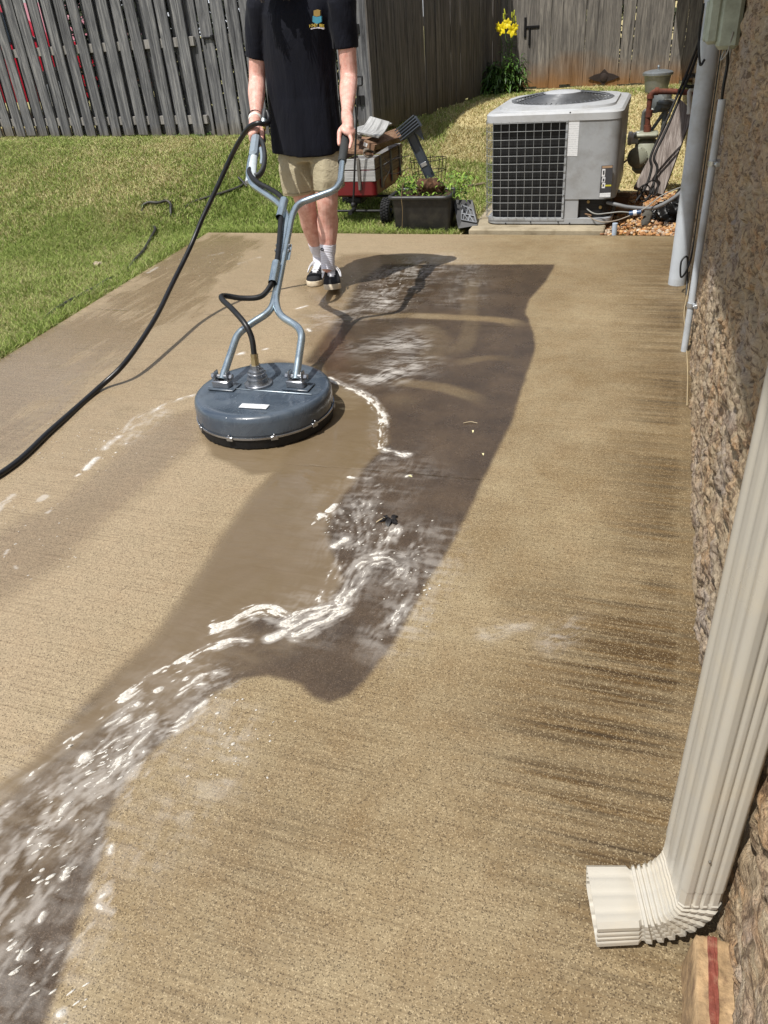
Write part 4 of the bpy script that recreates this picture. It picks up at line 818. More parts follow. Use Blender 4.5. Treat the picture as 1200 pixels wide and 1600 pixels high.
quad_label([(941, 259.5), (957, 258.5), (957, 262), (941, 263)], AY0, .0070, MAT('label_tan', (168, 140, 112), .5), 'header_stripe', ld)
for px, py in ((891, 176), (883, 280), (881, 305), (890, 349), (872, 347), (829, 347), (790, 349)):
    p = q(px, py, AY0 - .004); m = MB(); m.lathe([(.006, 0), (.005, .004), (.0005, .005)], p, (0, -1, 0), 8); m.build('screw', MAT('dark_screw', (60, 60, 62), .5, .5) if 'dark_screw' not in bpy.data.materials else bpy.data.materials['dark_screw'], ac)
# wire grille
wm = MAT('grille_wire', (148, 150, 150), .45, .2); g = MB(); off = .012; r = .09
path = [(PX - .004, AY0 - off)]
for i in range(9):
    a_ = math.radians(-90 - 90 * i / 8); path.append((AX0 + r + (r + off) * math.cos(a_), AY0 + r + (r + off) * math.sin(a_)))
path.append((AX0 - off, AY1 - .12)); path = np.array(path)
z0, z1 = AZ0 + .02, AZ1 - .035; nr = 12
for i in range(nr + 1):
    zz = z0 + (z1 - z0) * i / nr; g.tube(np.c_[path, np.full(len(path), zz)], .0019, 6)
d_ = np.r_[0, np.cumsum(np.hypot(*np.diff(path, axis=0).T))]; s_ = 0.0; sp = (PX - AX0 - .06) / 9
while s_ < d_[-1]:
    x = np.interp(s_, d_, path[:, 0]); y = np.interp(s_, d_, path[:, 1]); g.tube([(x, y + .002, z0 - .005), (x, y + .002, z1 + .01)], .0019, 6); s_ += sp
g.build('wire_grille', wm, ac, True, 60)
for px_ in (PX - .012,): m = MB(); m.box((px_, AY0 + .004, (AZ0 + AZ1) / 2), (.016, .02, AZ1 - AZ0 - .04), bev=.002); m.build('grille_channel', acm, ac)
# ================================================================== THINGS BESIDE THE AC
m = MB(); p = G(960, 364); m.tube([(p[0], PATIO_FAR + .03, -.03), (p[0], PATIO_FAR + .03, .075)], .019, 16); tag(m.build('pipe_stub', MAT('pale_blue_pvc', (176, 190, 206), .4, var=.05)), 'short pale blue plastic pipe stub at the patio edge below the air conditioner', 'pipe')
cable('flexible_conduit', [q(948, 316, 6.25), q(965, 320, 6.23), q(985, 324, 6.23), q(1020, 325, 6.25), q(1045, 314, 6.31), q(1064, 300, 6.38), q(1070, 290, 6.43)], .0135, MAT('grey_flex', (120, 122, 124), .5, var=.1), 'thick grey flexible conduit sagging between the air conditioner and the wall', 'conduit', 12)
cable('cable', [q(912, 312, 6.28), q(916, 325, 6.23), q(930, 334, 6.19), q(950, 333, 6.17), q(968, 331, 6.17), q(984, 332, 6.17)], .0045, greyw, 'pale grey cable from under the air conditioner into the top of the blue connector', 'cable')
cable('cable', [q(918, 337, 6.23), q(930, 344, 6.17), q(945, 347, 6.15), q(965, 344, 6.14), q(984, 337, 6.15)], .0045, MAT('tan_wire', (140, 128, 112), .5), 'lower tan cable from under the air conditioner to the blue connector', 'cable')
cable('cable', [q(996, 331, 6.17), q(1010, 324, 6.19), q(1030, 308, 6.27), q(1050, 298, 6.33), q(1068, 291, 6.43)], .0045, greyw, 'pale grey cable rising from the blue connector to the wall', 'cable')
cn = empty('cable_connector', q(990, 333, 6.17), 'blue cable connector with a white ring hanging between two grey cables', 'connector'); a0, a1 = q(983, 334, 6.17), q(1002, 331, 6.17); d3 = a1 - a0
m = MB(); m.tube([a0, a0 + d3 * .35], .018, 12); m.tube([a0 + d3 * .62, a1], .016, 12); m.build('body', MAT('blue_plastic', (52, 84, 124), .4), cn); m = MB(); m.tube([a0 + d3 * .34, a0 + d3 * .63], .020, 12); m.build('ring', lw, cn)
brk = MAT('brick_brown', (112, 84, 66), .9, bump=.6, bscale=60, dirt=(80, 62, 52), dscale=14); brk2 = MAT('brick_pale', (168, 140, 116), .9, bump=.6, bscale=60, dirt=(130, 104, 84), dscale=14)
c = q(968, 312, 6.75); m = MB(); m.box((c[0], 6.75, .03), (.15, .16, .062), rotz(.1), .006); tag(m.build('brick', brk2), 'pale brick lying beside the air conditioner under a brown brick', 'brick')
m = MB(); m.box((c[0], 6.77, .095), (.14, .17, .064), rotz(-.06), .006); tag(m.build('brick', brk), 'dark brown brick on top of the pale brick beside the air conditioner', 'brick')
# leaning board
def slab4(name, pts, th, mat, label, cat, parent=None, bend=0.0, nseg=6, group=None, n=None, sub=1):
    """plank through 4 world corners (bl, br, tr, tl) with thickness and a little warp"""
    bl, br, tr, tl = [np.array(p, float) for p in pts]; N = np.cross(br - bl, tl - bl); N /= np.linalg.norm(N); rings = []
    for i in range(nseg + 1):
        t_ = i / nseg; a = bl + (tl - bl) * t_; b = br + (tr - br) * t_; o_ = N * bend * math.sin(math.pi * t_); c0 = a + (b - a) * .02; c1 = b - (b - a) * .02; e = N * th
        rings.append([a + o_ + e * .2, c0 + o_, c1 + o_, b + o_ + e * .2, b + o_ + e * .8, c1 + o_ + e, c0 + o_ + e, a + o_ + e * .8])
    m = MB(); m.loft(rings); o = m.build(name, mat, parent, True, 35)
    if parent is None: tag(o, label, cat, group)
    return o
bl, br, tr, tl = q(990, 296, 6.62), q(1036, 309, 6.55), q(1083, 180, 7.2), q(1062, 160, 7.25)
Wb = wood_lie('leaning_board_wood', (84, 76, 72), (128, 118, 112), (176, 168, 162))
slab4('wooden_board', [bl, br, tr, tl], .035, Wb, 'weathered grey wooden board leaning on the house wall behind the conduit', 'board')
# black crumpled plastic
m = MB(); c = q(1038, 335, 6.5); 
m.ball((c[0] + .03, 6.5, .03), .13, 60, 36, (1.15, .9, .75)); m.ball((c[0] + .12, 6.66, .05), .13, 60, 36, (.7, 1, 1.0))
V = np.array(m.v); nn = (np.abs(fbm(V[:, 0] * 13 + V[:, 2] * 9, V[:, 1] * 13 - V[:, 2] * 11, 4) - .5) * 3.2 - .5); cc_ = np.array([c[0] + .05, 6.55, .07]); V = cc_ + (V - cc_) * (1 + nn[:, None] * .55); V[:, 2] = np.maximum(V[:, 2], -.03); V[:, 0] = np.minimum(V[:, 0], .21); m.v = [tuple(v) for v in V]
tag(m.build('plastic_bag', MAT('black_plastic_film', (14, 14, 15), .35, bump=.6, bscale=25), None, True, 60), 'crumpled black plastic bag on the gravel between the board and the wall', 'bag')
m = MB(); c = q(1010, 345, 6.35); m.ball((c[0], 6.35, .04), .05, 14, 9, (.7, .6, 1.3)); V = np.array(m.v); V += (fbm(V[:, 0] * 40, V[:, 2] * 40, 2)[:, None] - .5) * .03; m.v = [tuple(v) for v in V]; tag(m.build('rock', MAT('dark_rock', (92, 90, 84), .9, bump=.7)), 'dark upright stone on the gravel in front of the black bag', 'rock')
# cables (line set)
lineb = MAT('line_set_foam', (26, 24, 24), .7, bump=.3)
for k_, dx in ((0, 0), (1, 9)):
    cable('cable', [(WALLX + .01, 6.62, onY(1108 + dx * .4, -6, 6.6)[2] + .22), (WALLX - .05, 6.60, onY(1108 + dx * .4, -6, 6.6)[2] + .18), onY(1108 + dx * .4, -6, 6.6), onY(1094 + dx * .5, 58, 6.7), onY(1075 + dx * .6, 110, 6.8), onY(1058 + dx * .6, 150, 6.75), onY(1034 + dx * .7, 205, 6.66), onY(1017 + dx * .6, 244, 6.58), onY(1018 + dx, 262, 6.56), onY(1012 + dx * 1.1, 285, 6.52), onY(1004 + dx * 1.6, 300, 6.47), onY(994 + dx * 1.6, 314, 6.42)], .0095, lineb,
          ['left one of the two thick black insulated lines running down over the leaning board', 'right one of the two thick black insulated lines running down over the leaning board'][k_], 'cable', 10)
m = MB()
for k_ in range(3):
    th = np.linspace(0, 5.0, 18) + k_ * 1.7; cc_ = q(1006 + k_ * 6, 302 - k_ * 3, 6.45); m.tube(np.stack([cc_[0] + .045 * np.cos(th), 6.45 + .02 * np.sin(th * 2) + .01 * k_, cc_[2] + .06 * np.sin(th)], 1), .0055, 8)
tag(m.build('cable_coil', lineb, None, True, 60), 'small tangle of black wire at the foot of the leaning board', 'cable')
# gas meter
GY = 7.35; gmt = empty('gas_meter', (*q(1003, 290, GY)[:2], -.03), 'pale grey green gas meter with rusty pipework behind the air conditioner', 'gas meter')
gp = MAT('meter_paint', (158, 160, 142), .5, var=.08, dirt=(128, 128, 110), dscale=10); rust = MAT('rusty_pipe', (112, 62, 44), .85, var=.25, scale=30, bump=.4, dirt=(74, 44, 36), dscale=14); steel = MAT('grey_steel_pipe', (120, 124, 122), .5, .5, dirt=(96, 92, 84), dscale=12)
c = q(1005, 240, GY); m = MB(); m.box((c[0] + .02, GY + .02, c[2] - .02), (.20, .20, .26), bev=.035, taper=.9); m.build('body', gp, gmt, True, 45)
m = MB(); c2 = q(994, 246, GY - .09); m.lathe([(.072, 0), (.082, .01), (.082, .03), (.068, .042), (.04, .05), (.0005, .052)], (c2[0] + .01, GY - .07, c2[2]), (0, -1, 0), 26)
for i in range(10): a_ = i * .628; m.ball((c2[0] + .01 + .076 * math.cos(a_), GY - .10, c2[2] + .076 * math.sin(a_)), .008, 8, 5)
m.build('diaphragm_cover', gp, gmt, True, 45)
m = MB(); c3 = q(1010, 208, GY); m.box((c3[0], GY, c3[2] - .01), (.19, .17, .04), bev=.012); m.build('top_flange', gp, gmt, True, 45)
m = MB(); c4 = q(990, 216, GY - .02); m.lathe([(.045, 0), (.045, .05), (.052, .055), (.052, .08), (.044, .085), (.0005, .09)], (c4[0] + .04, GY - .02, c4[2]), (-1, 0, 0), 22); m.build('index_housing', lw, gmt)
R0 = [q(1011, 206, GY), q(1013, 175, GY), q(1017, 143, GY), q(1052, 143, GY), q(1091, 145, GY)]
m = MB(); m.tube(fillet(R0, .05), .021, 14)
for (a, b) in ((R0[0], R0[1]),): m.tube([a + (0, 0, .0), a + (0, 0, .05)], .030, 12); m.tube([a + (0, 0, .11), a + (0, 0, .16)], .028, 12)
pe = R0[2]; m.tube([pe + (.0, 0, -.05), pe + (0, 0, -.02)], .028, 12); m.tube([pe + (.03, 0, .0), pe + (.06, 0, 0)], .028, 12); m.build('rusty_pipe', rust, gmt, True, 60)
m = MB(); S0 = q(1003, 208, GY + .1); m.tube(fillet([S0, S0 + (.0, 0, .17), S0 + (.22, 0, .17)], .03), .018, 12); S1 = q(1040, 172, GY + .1); m.tube([S1 + (0, 0, -.32), S1 + (0, 0, .06)], .022, 12); m.tube([S0 + (.05, 0, -.02), S1 + (0, 0, .0)], .014, 10); m.build('steel_pipe', steel, gmt, True, 60)
m = MB(); c5 = q(1040, 158, GY + .1); m.lathe([(.03, -.06), (.055, -.045), (.06, -.02), (.075, -.015), (.075, .0), (.045, .02), (.04, .07), (.03, .085), (.0005, .09)], c5, (0, 0, 1), 22); m.lathe([(.05, 0), (.085, .02), (.085, .035), (.05, .05), (.0005, .055)], c5 + (-.05, .03, -.01), (-.6, -.6, .2), 22); m.build('regulator', steel, gmt, True, 45)
m = MB(); m.tube([q(985, 246, GY), q(972, 256, GY + .05), q(962, 262, GY + .1)], .008, 8); m.build('drain_pipe', rust, gmt)
# galvanised can
CY_ = 10.7; c = q(1028, 116, CY_); zb_ = float(zg(c[0], CY_)); can = empty('metal_can', (c[0], CY_, zb_), 'small galvanised metal can with a lid standing behind the gas meter', 'trash can')
galv = MAT('galvanised_steel', (150, 156, 160), .42, .6, var=.12, scale=20); zt_ = c[2]
m = MB(); m.lathe([(.12, 0), (.125, .01), (.15, zt_ - zb_ - .01), (.156, zt_ - zb_ - .005), (.156, zt_ - zb_ + .01), (.14, zt_ - zb_ + .01)], (c[0], CY_, zb_), n=32); m.build('can', galv, can, True, 40)
m = MB(); m.lathe([(.165, -.02), (.170, -.015), (.170, .008), (.15, .02), (.08, .035), (.0005, .038)], (c[0], CY_, zt_ + .012), n=32); m.lathe([(.010, 0), (.010, .02), (.018, .03), (.012, .045), (.0005, .047)], (c[0], CY_, zt_ + .048), n=14); m.build('lid', galv, can, True, 40)
# white pvc elbow and cord coil on wall
whp = MAT('white_pvc', (214, 212, 204), .4, var=.06, dirt=(180, 174, 160), dscale=9)
m = MB(); pts = fillet([q(1077, 178, 7.0), q(1077, 140, 7.0), (WALLX - .01, 7.0, q(1077, 140, 7.0)[2])], .03); m.tube(pts, .016, 14); m.tube([pts[0] - (0, 0, .0), pts[0] + (0, 0, .03)], .020, 14); tag(m.build('pvc_pipe', whp, None, True, 60), 'white plastic pipe elbow coming out of the wall above the leaning board', 'pipe')
m = MB(); cc_ = q(1081, 127, 6.95)
for k_ in range(4): th = np.linspace(0, 6.6, 24); m.tube(np.stack([cc_[0] + (.05 + .006 * k_) * np.cos(th + k_), 6.95 + .012 * k_ + .01 * np.sin(3 * th), cc_[2] + (.028 + .006 * k_) * np.sin(th + k_)], 1), .004, 6)
m.tube([cc_ + (.05, 0, 0), (WALLX - .005, 6.95, cc_[2] + .02)], .005, 6); tag(m.build('cord_coil', blk, None, True, 60), 'small coil of black cord hanging at the wall above the rusty pipe', 'cord')
# gravel
def pebbles(name, n, gen, mat, smin_, smax_, label, cat):
    base = MB(); base.ball((0, 0, 0), 1, 7, 4); bv = np.array(base.v); bf = base.f; r = np.random.default_rng(5); V = []; Fc = []; T_ = []; k = 0
    for i in range(n):
        x, y, z = gen(r); s = r.uniform(smin_, smax_); R = rotz(r.uniform(0, 6.3)) @ rotx(r.uniform(-.5, .5)); sc = np.array([1, r.uniform(.6, .9), r.uniform(.45, .8)]) * s
        V.append((bv * sc * r.uniform(.85, 1.15, bv.shape)) @ R.T + (x, y, z)); Fc += [tuple(j + k for j in f) for f in bf]; k += len(bv)
    o = mesh_obj(name, np.concatenate(V), Fc, mat, None, True, 50); return tag(o, label, cat, kind='stuff')
t = NT('gravel'); il = t.isl(); t.set(color=t.mix(t.ramp(t.noise(60, 3), [(.4, 0.), (.7, .5)]), t.ramp(il, [(0., srgb(110, 72, 44)), (.25, srgb(196, 138, 84)), (.5, srgb(216, 176, 120)), (.75, srgb(150, 104, 70)), (1., srgb(206, 196, 176))]), srgb(110, 84, 60)), rough=.75)
pebbles('gravel', 2600, lambda r: (r.uniform(-.42, .22), r.uniform(PATIO_FAR + .02, 7.5), -.02 + r.uniform(0, .022)), t.m, .010, .021, 'orange and tan pebble gravel between the air conditioner and the wall', 'gravel')
# iron ornament on the far fence
c = onY(942, 124, 11.3); p0 = FA_ + fd * ((c[0] - FA_[0]) / fd[0]); m = MB(); 
m.prism([(-.20, 0), (-.12, .035), (-.05, .05), (0, .095), (.05, .05), (.12, .035), (.20, 0), (.12, -.03), (.05, -.045), (0, -.085), (-.05, -.045), (-.12, -.03)], (*(p0 + fn * .048), c[2]), (fd[0], fd[1], 0), (0, 0, 1), (fn[0], fn[1], 0), .012)
m.lathe([(.05, 0), (.045, .012), (.02, .018), (.0005, .02)], (*(p0 + fn * .058), c[2]), (fn[0], fn[1], 0), 16); tag(m.build('iron_plaque', MAT('dark_iron', (58, 48, 44), .8, .3, bump=.3), None, True, 40), 'dark diamond shaped iron plaque on the foot of the far fence', 'ornament')
# ================================================================== LILY
leafm = NT('lily_leaf'); leafm.set(color=leafm.mix(leafm.isl(), srgb(34, 62, 22), srgb(92, 128, 52)), rough=.45)
def leafy(mb, base, d, L, w, droop=.5, n=5):
    base = np.array(base, float); d = np.array(d, float); d /= np.linalg.norm(d); s = np.cross(d, [0, 0, 1.]); s /= np.linalg.norm(s) + 1e-9; V = []
    for i in range(n + 1):
        t_ = i / n; p = base + d * L * t_ - np.array([0, 0, 1.]) * droop * L * t_ * t_; ww = w * math.sin(math.pi * min(.97, .12 + .88 * t_)) ; V += [p - s * ww + (0, 0, ww * .3), p, p + s * ww + (0, 0, ww * .3)]
    Fc = []
    for i in range(n): a = i * 3; Fc += [(a, a + 1, a + 4, a + 3), (a + 1, a + 2, a + 5, a + 4)]
    return mb.add(V, Fc)
LYc = onY(792, 130, 11.1); zl = float(zg(LYc[0], 11.1)); lil = empty('lily_plant', (LYc[0], 11.1, zl), 'tall yellow lily in bloom by the corner where the dark fence meets the far fence', 'plant')
m = MB(); tops = [(788, 40), (797, 44), (803, 42), (782, 46)]; stems = []
for i, (a, b) in enumerate(tops):
    e_ = onY(a, b + 6, 11.1); s0 = np.array([LYc[0] + rnd.uniform(-.06, .06), 11.1 + rnd.uniform(-.06, .06), zl]); P = catmull([s0, s0 * .5 + e_ * .5 + np.array([rnd.uniform(-.03, .03), 0, 0]), e_], 8); m.tube(P, np.linspace(.008, .004, len(P)), 6); stems.append(P)
m.build('stem', MAT('lily_stem', (84, 108, 52), .6), lil, True, 60)
m = MB(); r = random.Random(11)
for P in stems:
    for i in range(46):
        t_ = r.uniform(.12, .86); p = P[int(t_ * (len(P) - 1))]; a = r.uniform(0, 6.28); leafy(m, p, (math.cos(a), math.sin(a), r.uniform(.2, .8)), r.uniform(.08, .14) * (1.2 - .6 * t_), .009, .5)
m.build('leaves', leafm.m, lil, True, None)
petal = MAT('yellow_petal', (236, 214, 34), .5, var=.08, sss=.1); 
for (a, b, sc_, tx) in ((785, 45, 1., -.5), (800, 48, 1., .5), (793, 37, .8, 0), (779, 42, .7, -.8), (805, 42, .6, .7)):
    c = onY(a, b, 11.0); m = MB(); D = np.array([tx, -.9, .1]); Rf = frame(D)
    for k_ in range(6):
        a_ = k_ * math.pi / 3 + .3; dd = Rf @ np.array([.45, math.cos(a_), math.sin(a_)]); s = np.cross(dd, D); s /= np.linalg.norm(s); V = []; dd = dd / np.linalg.norm(dd)
        for i in range(6):
            t_ = i / 5; ww = .024 * sc_ * math.sin(math.pi * min(.98, .1 + .9 * t_)); p = c + dd * .085 * sc_ * t_ - D / np.linalg.norm(D) * .02 * sc_ * t_ * t_; V += [p - s * ww, p + D * .004, p + s * ww]
        Fc = []
        for i in range(5): j = i * 3; Fc += [(j, j + 1, j + 4, j + 3), (j + 1, j + 2, j + 5, j + 4)]
        m.add(V, Fc)
    m.build('flower', petal, lil, True, None)
for (a, b) in ((789, 22), (803, 24), (806, 33), (800, 27), (787, 29)):
    c = onY(a, b, 11.05); m = MB(); m.limb([c, c + (rnd.uniform(-.01, .01), 0, .05)], [.010, .006], 8); m.tube([c - (0, 0, .07), c], .003, 5); m.build('bud', MAT('lily_bud', (190, 196, 60), .5) if 'lily_bud' not in bpy.data.materials else bpy.data.materials['lily_bud'], lil, True, 60)
def bush(cx_, cy_, rx_, ry_, h_, n, L, w, seed, label, name='leafy_shrub', mat=None, drp=.9):
    r = random.Random(seed); z_ = float(zg(cx_, cy_)); m = MB()
    for i in range(n):
        a = r.uniform(0, 6.28); q_ = r.random() ** .5; b = np.array([cx_ + math.cos(a) * rx_ * q_, cy_ + math.sin(a) * ry_ * q_, z_ + r.uniform(0, h_) * (1 - .5 * q_ * q_)]); a2 = a + r.uniform(-1.1, 1.1)
        leafy(m, b, (math.cos(a2), math.sin(a2), r.uniform(.3, 1.5)), L * r.uniform(.6, 1.2), w * r.uniform(.7, 1.2), drp * r.uniform(.6, 1.2))
    o = m.build(name, mat or leafm.m, None, True, None); tag(o, label, 'plant'); return o
bc_ = onY(775, 135, 11.2); bush(bc_[0], 11.25, .26, .25, .34, 900, .17, .013, 4, 'dark green leafy clump below the yellow lily in the fence corner')
bc_ = onY(808, 130, 11.15); bush(bc_[0], 11.2, .10, .12, .42, 260, .12, .010, 5, 'smaller upright leafy clump to the right of the yellow lily')
for k_, (px_, pz) in enumerate(((122, 214), (215, 213), (285, 214), (317, 214))):
    p = GT(px_, pz); bush(float(p[0]), float(p[1]) + .02, .10, .05, .05, 60, .09, .006, 20 + k_, ['tuft of weeds at the fence foot, far left', 'tuft of weeds at the fence foot, second from left', 'tuft of weeds at the fence foot, third from left', 'tuft of weeds at the fence foot nearest the gate'][k_], 'weed')['group'] = 'weed tufts along the left fence'
# old hose in the lawn
def gt(px, py, dz=0.012): p = GT(px, py); return (float(p[0]), float(p[1]), float(p[2]) + dz)
oh = [gt(395, 286, .03), gt(385, 290, .035), gt(375, 297, .03), gt(350, 305, .024), gt(325, 310, .01), gt(300, 315, -.01), gt(270, 335, -.02), gt(268, 332, .03), gt(268, 325, .03), gt(262, 321, .04), gt(248, 323, .035), gt(232, 322, .03), gt(222, 326, .0), gt(230, 345, -.03), gt(244, 362, .03), gt(236, 380, .034), gt(226, 398, .034), gt(212, 412, .028), gt(192, 430, .0), gt(172, 442, .026), (gt(150, 456, .028)), gt(125, 468, .024), gt(105, 480, .028), gt(80, 496, .022), gt(55, 512, -.02)]
hm = MAT('old_black_hose', (44, 44, 42), .55, dirt=(80, 74, 58), dscale=20); cable('garden_hose', oh, .0125, hm, 'old black garden hose winding half buried through the lawn grass', 'hose', 10, 6)
m = MB(); m.tube(catmull([gt(374, 286, .05), gt(380, 291, .045), gt(387, 297, .03)], 4), .011, 10); tag(m.build('pipe_piece', hm), 'short black pipe piece crossing the old hose in the grass', 'pipe')
m = MB(); p = gt(153, 415, .02)
for i in range(4): leafy(m, p, (math.cos(i * 1.7), math.sin(i * 1.7), .4), .06, .022, .7)
tag(m.build('dead_leaf', MAT('dry_leaf', (176, 160, 138), .8)), 'pale dry leaf lying on the lawn left of the patio', 'leaf')
m = MB(); p = G(607, 812, .004); r = random.Random(2)
for i in range(9): a = r.uniform(0, 6.28); leafy(m, p + np.array([r.uniform(-.012, .012), r.uniform(-.01, .01), r.uniform(0, .006)]), (math.cos(a), math.sin(a), .3), r.uniform(.02, .04), .008, .6)
tag(m.build('dead_leaf', MAT('black_leaf', (26, 22, 20), .5)), 'crumpled black wet leaf on the dirty concrete near the soap foam', 'leaf')
p = G(596, 815, .004); m = MB(); m.tube(catmull([G(588, 816, .005), G(596, 811, .007), G(604, 808, .006)], 5), .0022, 6); tag(m.build('twig', MAT('pale_twig', (200, 182, 150), .7)), 'pale curved twig beside the black wet leaf', 'twig')
m = MB(); p = G(638, 743, .003); leafy(m, p, (1, -.2, .1), .018, .006, .3); tag(m.build('petal', MAT('pale_petal', (226, 218, 170), .6)), 'small pale yellow petal on the dirty wet concrete', 'petal')
m = MB(); m.tube(catmull([G(724, 661, .004), G(735, 659, .005), G(746, 661, .004)], 4), .0016, 6); tag(m.build('twig', bpy.data.materials['pale_twig']), 'thin pale straw lying across the dark uncleaned strip', 'twig')
m = MB(); leafy(m, G(739, 672, .004), (.2, -1, .2), .018, .004, .4); tag(m.build('petal', bpy.data.materials['pale_petal']), 'tiny pale fleck just below the thin straw on the dark strip', 'petal')
m = MB(); leafy(m, G(754, 708, .004), (.5, -1, .2), .014, .004, .4); tag(m.build('petal', bpy.data.materials['pale_petal']), 'tiny pale fleck near the right edge of the dark strip', 'petal')
m = MB(); m.tube(catmull([gt(722, 293, .02), gt(738, 294, .025), gt(757, 290, .02)], 4), .012, 8); tag(m.build('stick', MAT('grey_stick', (120, 106, 86), .85)), 'grey stick lying in the grass left of the air conditioner', 'stick')
# ================================================================== SURFACE CLEANER
CC = np.array([-1.56, 2.782, 0.]); CR = .302; CZ = .148
cl = empty('surface_cleaner', (CC[0], CC[1], 0), 'round dark grey surface cleaner with tubular steel handle, held by the person', 'surface cleaner')
_h = NT('housing_blue_grey'); _s = _h.noise(3.5, 6, .7, 1.5); _d = _h.vor(95); _sc = _h.noise(1, 5, .7, co=_h.mapc((70., 9., 9.)))
_c = _h.mix(_h.ramp(_s, [(.40, 0.), (.62, .8)]), srgb(64, 74, 86), srgb(84, 94, 104)); _c = _h.mix(_h.ramp(_sc, [(.62, 0.), (.72, .55)]), _c, srgb(122, 130, 136)); _c = _h.mix(_h.ramp(_h.noise(11, 5, .7), [(.58, 0.), (.7, .55)]), _c, srgb(52, 58, 64))
_h.set(color=_c, rough=_h.ramp(_s, [(.42, .12), (.58, .42)]), coat=.3); _h.bump(_h.ramp(_d, [(.05, 1.), (.22, 0.)]), .25, .003); hous = _h.m
steelt = MAT('zinc_tube', (176, 190, 198), .30, .85, var=.06); steeld = MAT('bare_steel', (168, 170, 174), .28, .9, var=.1)
m = MB(); m.lathe([(CR - .010, .040), (CR - .002, .044), (CR - .002, .062), (CR, .064), (CR, CZ - .03), (CR - .004, CZ - .012), (CR - .014, CZ - .002), (CR - .028, CZ), (CR - .05, CZ - .003), (.12, CZ - .001), (.0005, CZ)], CC, n=96); m.build('housing', hous, cl, True, 40)
m = MB(); m.lathe([(CR - .03, .003), (CR - .006, .003), (CR - .002, .03), (CR + .001, .055), (CR - .02, .06)], CC, n=160)
V = np.array(m.v); a_ = np.arctan2(V[:, 1] - CC[1], V[:, 0] - CC[0]); rr_ = np.hypot(V[:, 0] - CC[0], V[:, 1] - CC[1]); jit = (vnoise(a_ * 60 + 200, V[:, 2] * 20) - .5) * .006 * (V[:, 2] < .02); V[:, 0] += np.cos(a_) * jit; V[:, 1] += np.sin(a_) * jit; m.v = [tuple(v) for v in V]
m.build('brush_skirt', MAT('black_bristle', (13, 13, 14), .7, bump=.7, bscale=200), cl, True, 50)
m = MB(); m.lathe([(CR + .0005, .046), (CR + .004, .047), (CR + .004, .055), (CR + .0005, .056)], CC, n=96, cap=False); m.build('steel_band', steeld, cl, True, 40)
for i in range(10):
    a_ = math.radians(-102 + i * 36 + 8); rd = np.array([math.cos(a_), math.sin(a_), 0]); R = frame(rd); m = MB(); m.box(CC + rd * (CR + .006) + (0, 0, .050), (.006, .030, .020), R, .002); m.ball(CC + rd * (CR + .008) + (0, 0, .066), .005, 8, 5); m.build('clip', steeld, cl)
m = MB(); m.box(CC + (.0, -.035, CZ + .0012), (.50, .004, .004), None, .001); m.build('seam_bar', MAT('seam_metal', (140, 150, 158), .35, .6), cl)
m = MB(); lc = G(397, 635, CZ); m.box((lc[0], lc[1], CZ + .0012), (.125, .040, .002), rotz(.05), .0005); m.build('label', lab_w.m, cl)
B1 = G(350, 601, CZ + .01); B2 = G(465, 601, CZ + .01)
HD = np.array([0, 1.50, .75]); HD /= np.linalg.norm(HD); HN = np.array([0, -.75, 1.5]) / np.hypot(.75, 1.5)
def hp(px, py):
    d = ray(px, py); p0 = np.array([0, B1[1], CZ + .045]); t_ = np.dot(p0 - CAM, HN) / np.dot(d, HN); return CAM + t_ * d
for B_ in (B1, B2):
    m = MB(); c = np.array([B_[0], B_[1], CZ]); m.box(c + (.005, -.005, .004), (.125, .085, .007), None, .002); pl_ = m.build('mount_plate', hous, cl)
    m = MB(); m.box(c + (0, -.01, .022), (.082, .045, .032), None, .004)
    for s_ in (-1, 1): m.box(c + (s_ * .030, 0, .052), (.006, .036, .045), None, .003)
    m.lathe([(.008, -.052), (.008, .052)], c + (0, 0, .050), (1, 0, 0), 10)
    for s_ in (-1, 1): m.lathe([(.013, -.006), (.013, .006)], c + (s_ * .044, 0, .050), (1, 0, 0), 6)
    m.build('bracket', steeld, cl, True, 35)
def tube_open(name, P, r, mat, parent, n=16):
    m = MB(); m.tube(P, r, n, cap=False); m.tube(P[::-1], r * .82, n, cap=False); k0_ = len(m.v); T_ = [(i, (i + 1) % n) for i in range(n)]
    return m.build(name, mat, parent, True, 60)
TR = .0168
Lp = [np.array([B1[0], B1[1] - .012, CZ + .036]), hp(371, 522), hp(392, 506), hp(424, 486), hp(431, 458), hp(449, 338), hp(437, 318), hp(392, 287), hp(388, 272), hp(392, 248), hp(398, 226), hp(402, 205)]
Rp = [np.array([B2[0], B2[1] - .012, CZ + .036]), hp(472, 524), hp(466, 511), hp(436, 492), hp(430, 470), hp(456, 336), hp(466, 318), hp(524, 297), hp(532, 284), hp(534, 262), hp(540, 214)]
Pl = fillet(Lp, .07, 8); Pr = fillet(Rp, .07, 8)
tube_open('handle_tube', Pl, TR, steelt, cl); tube_open('handle_tube', Pr, TR, steelt, cl)
gripr = MAT('grip_rubber', (52, 54, 54), .75, bump=.2); g0 = hp(534.3, 254); g1 = hp(541, 208); m = MB(); gd_ = (g1 - g0); m.tube([g0, g0 + gd_ * .02, g0 + gd_ * .97, g1], [TR + .005, TR + .006, TR + .006, TR + .002], 18); m.build('grip', gripr, cl, True, 50)
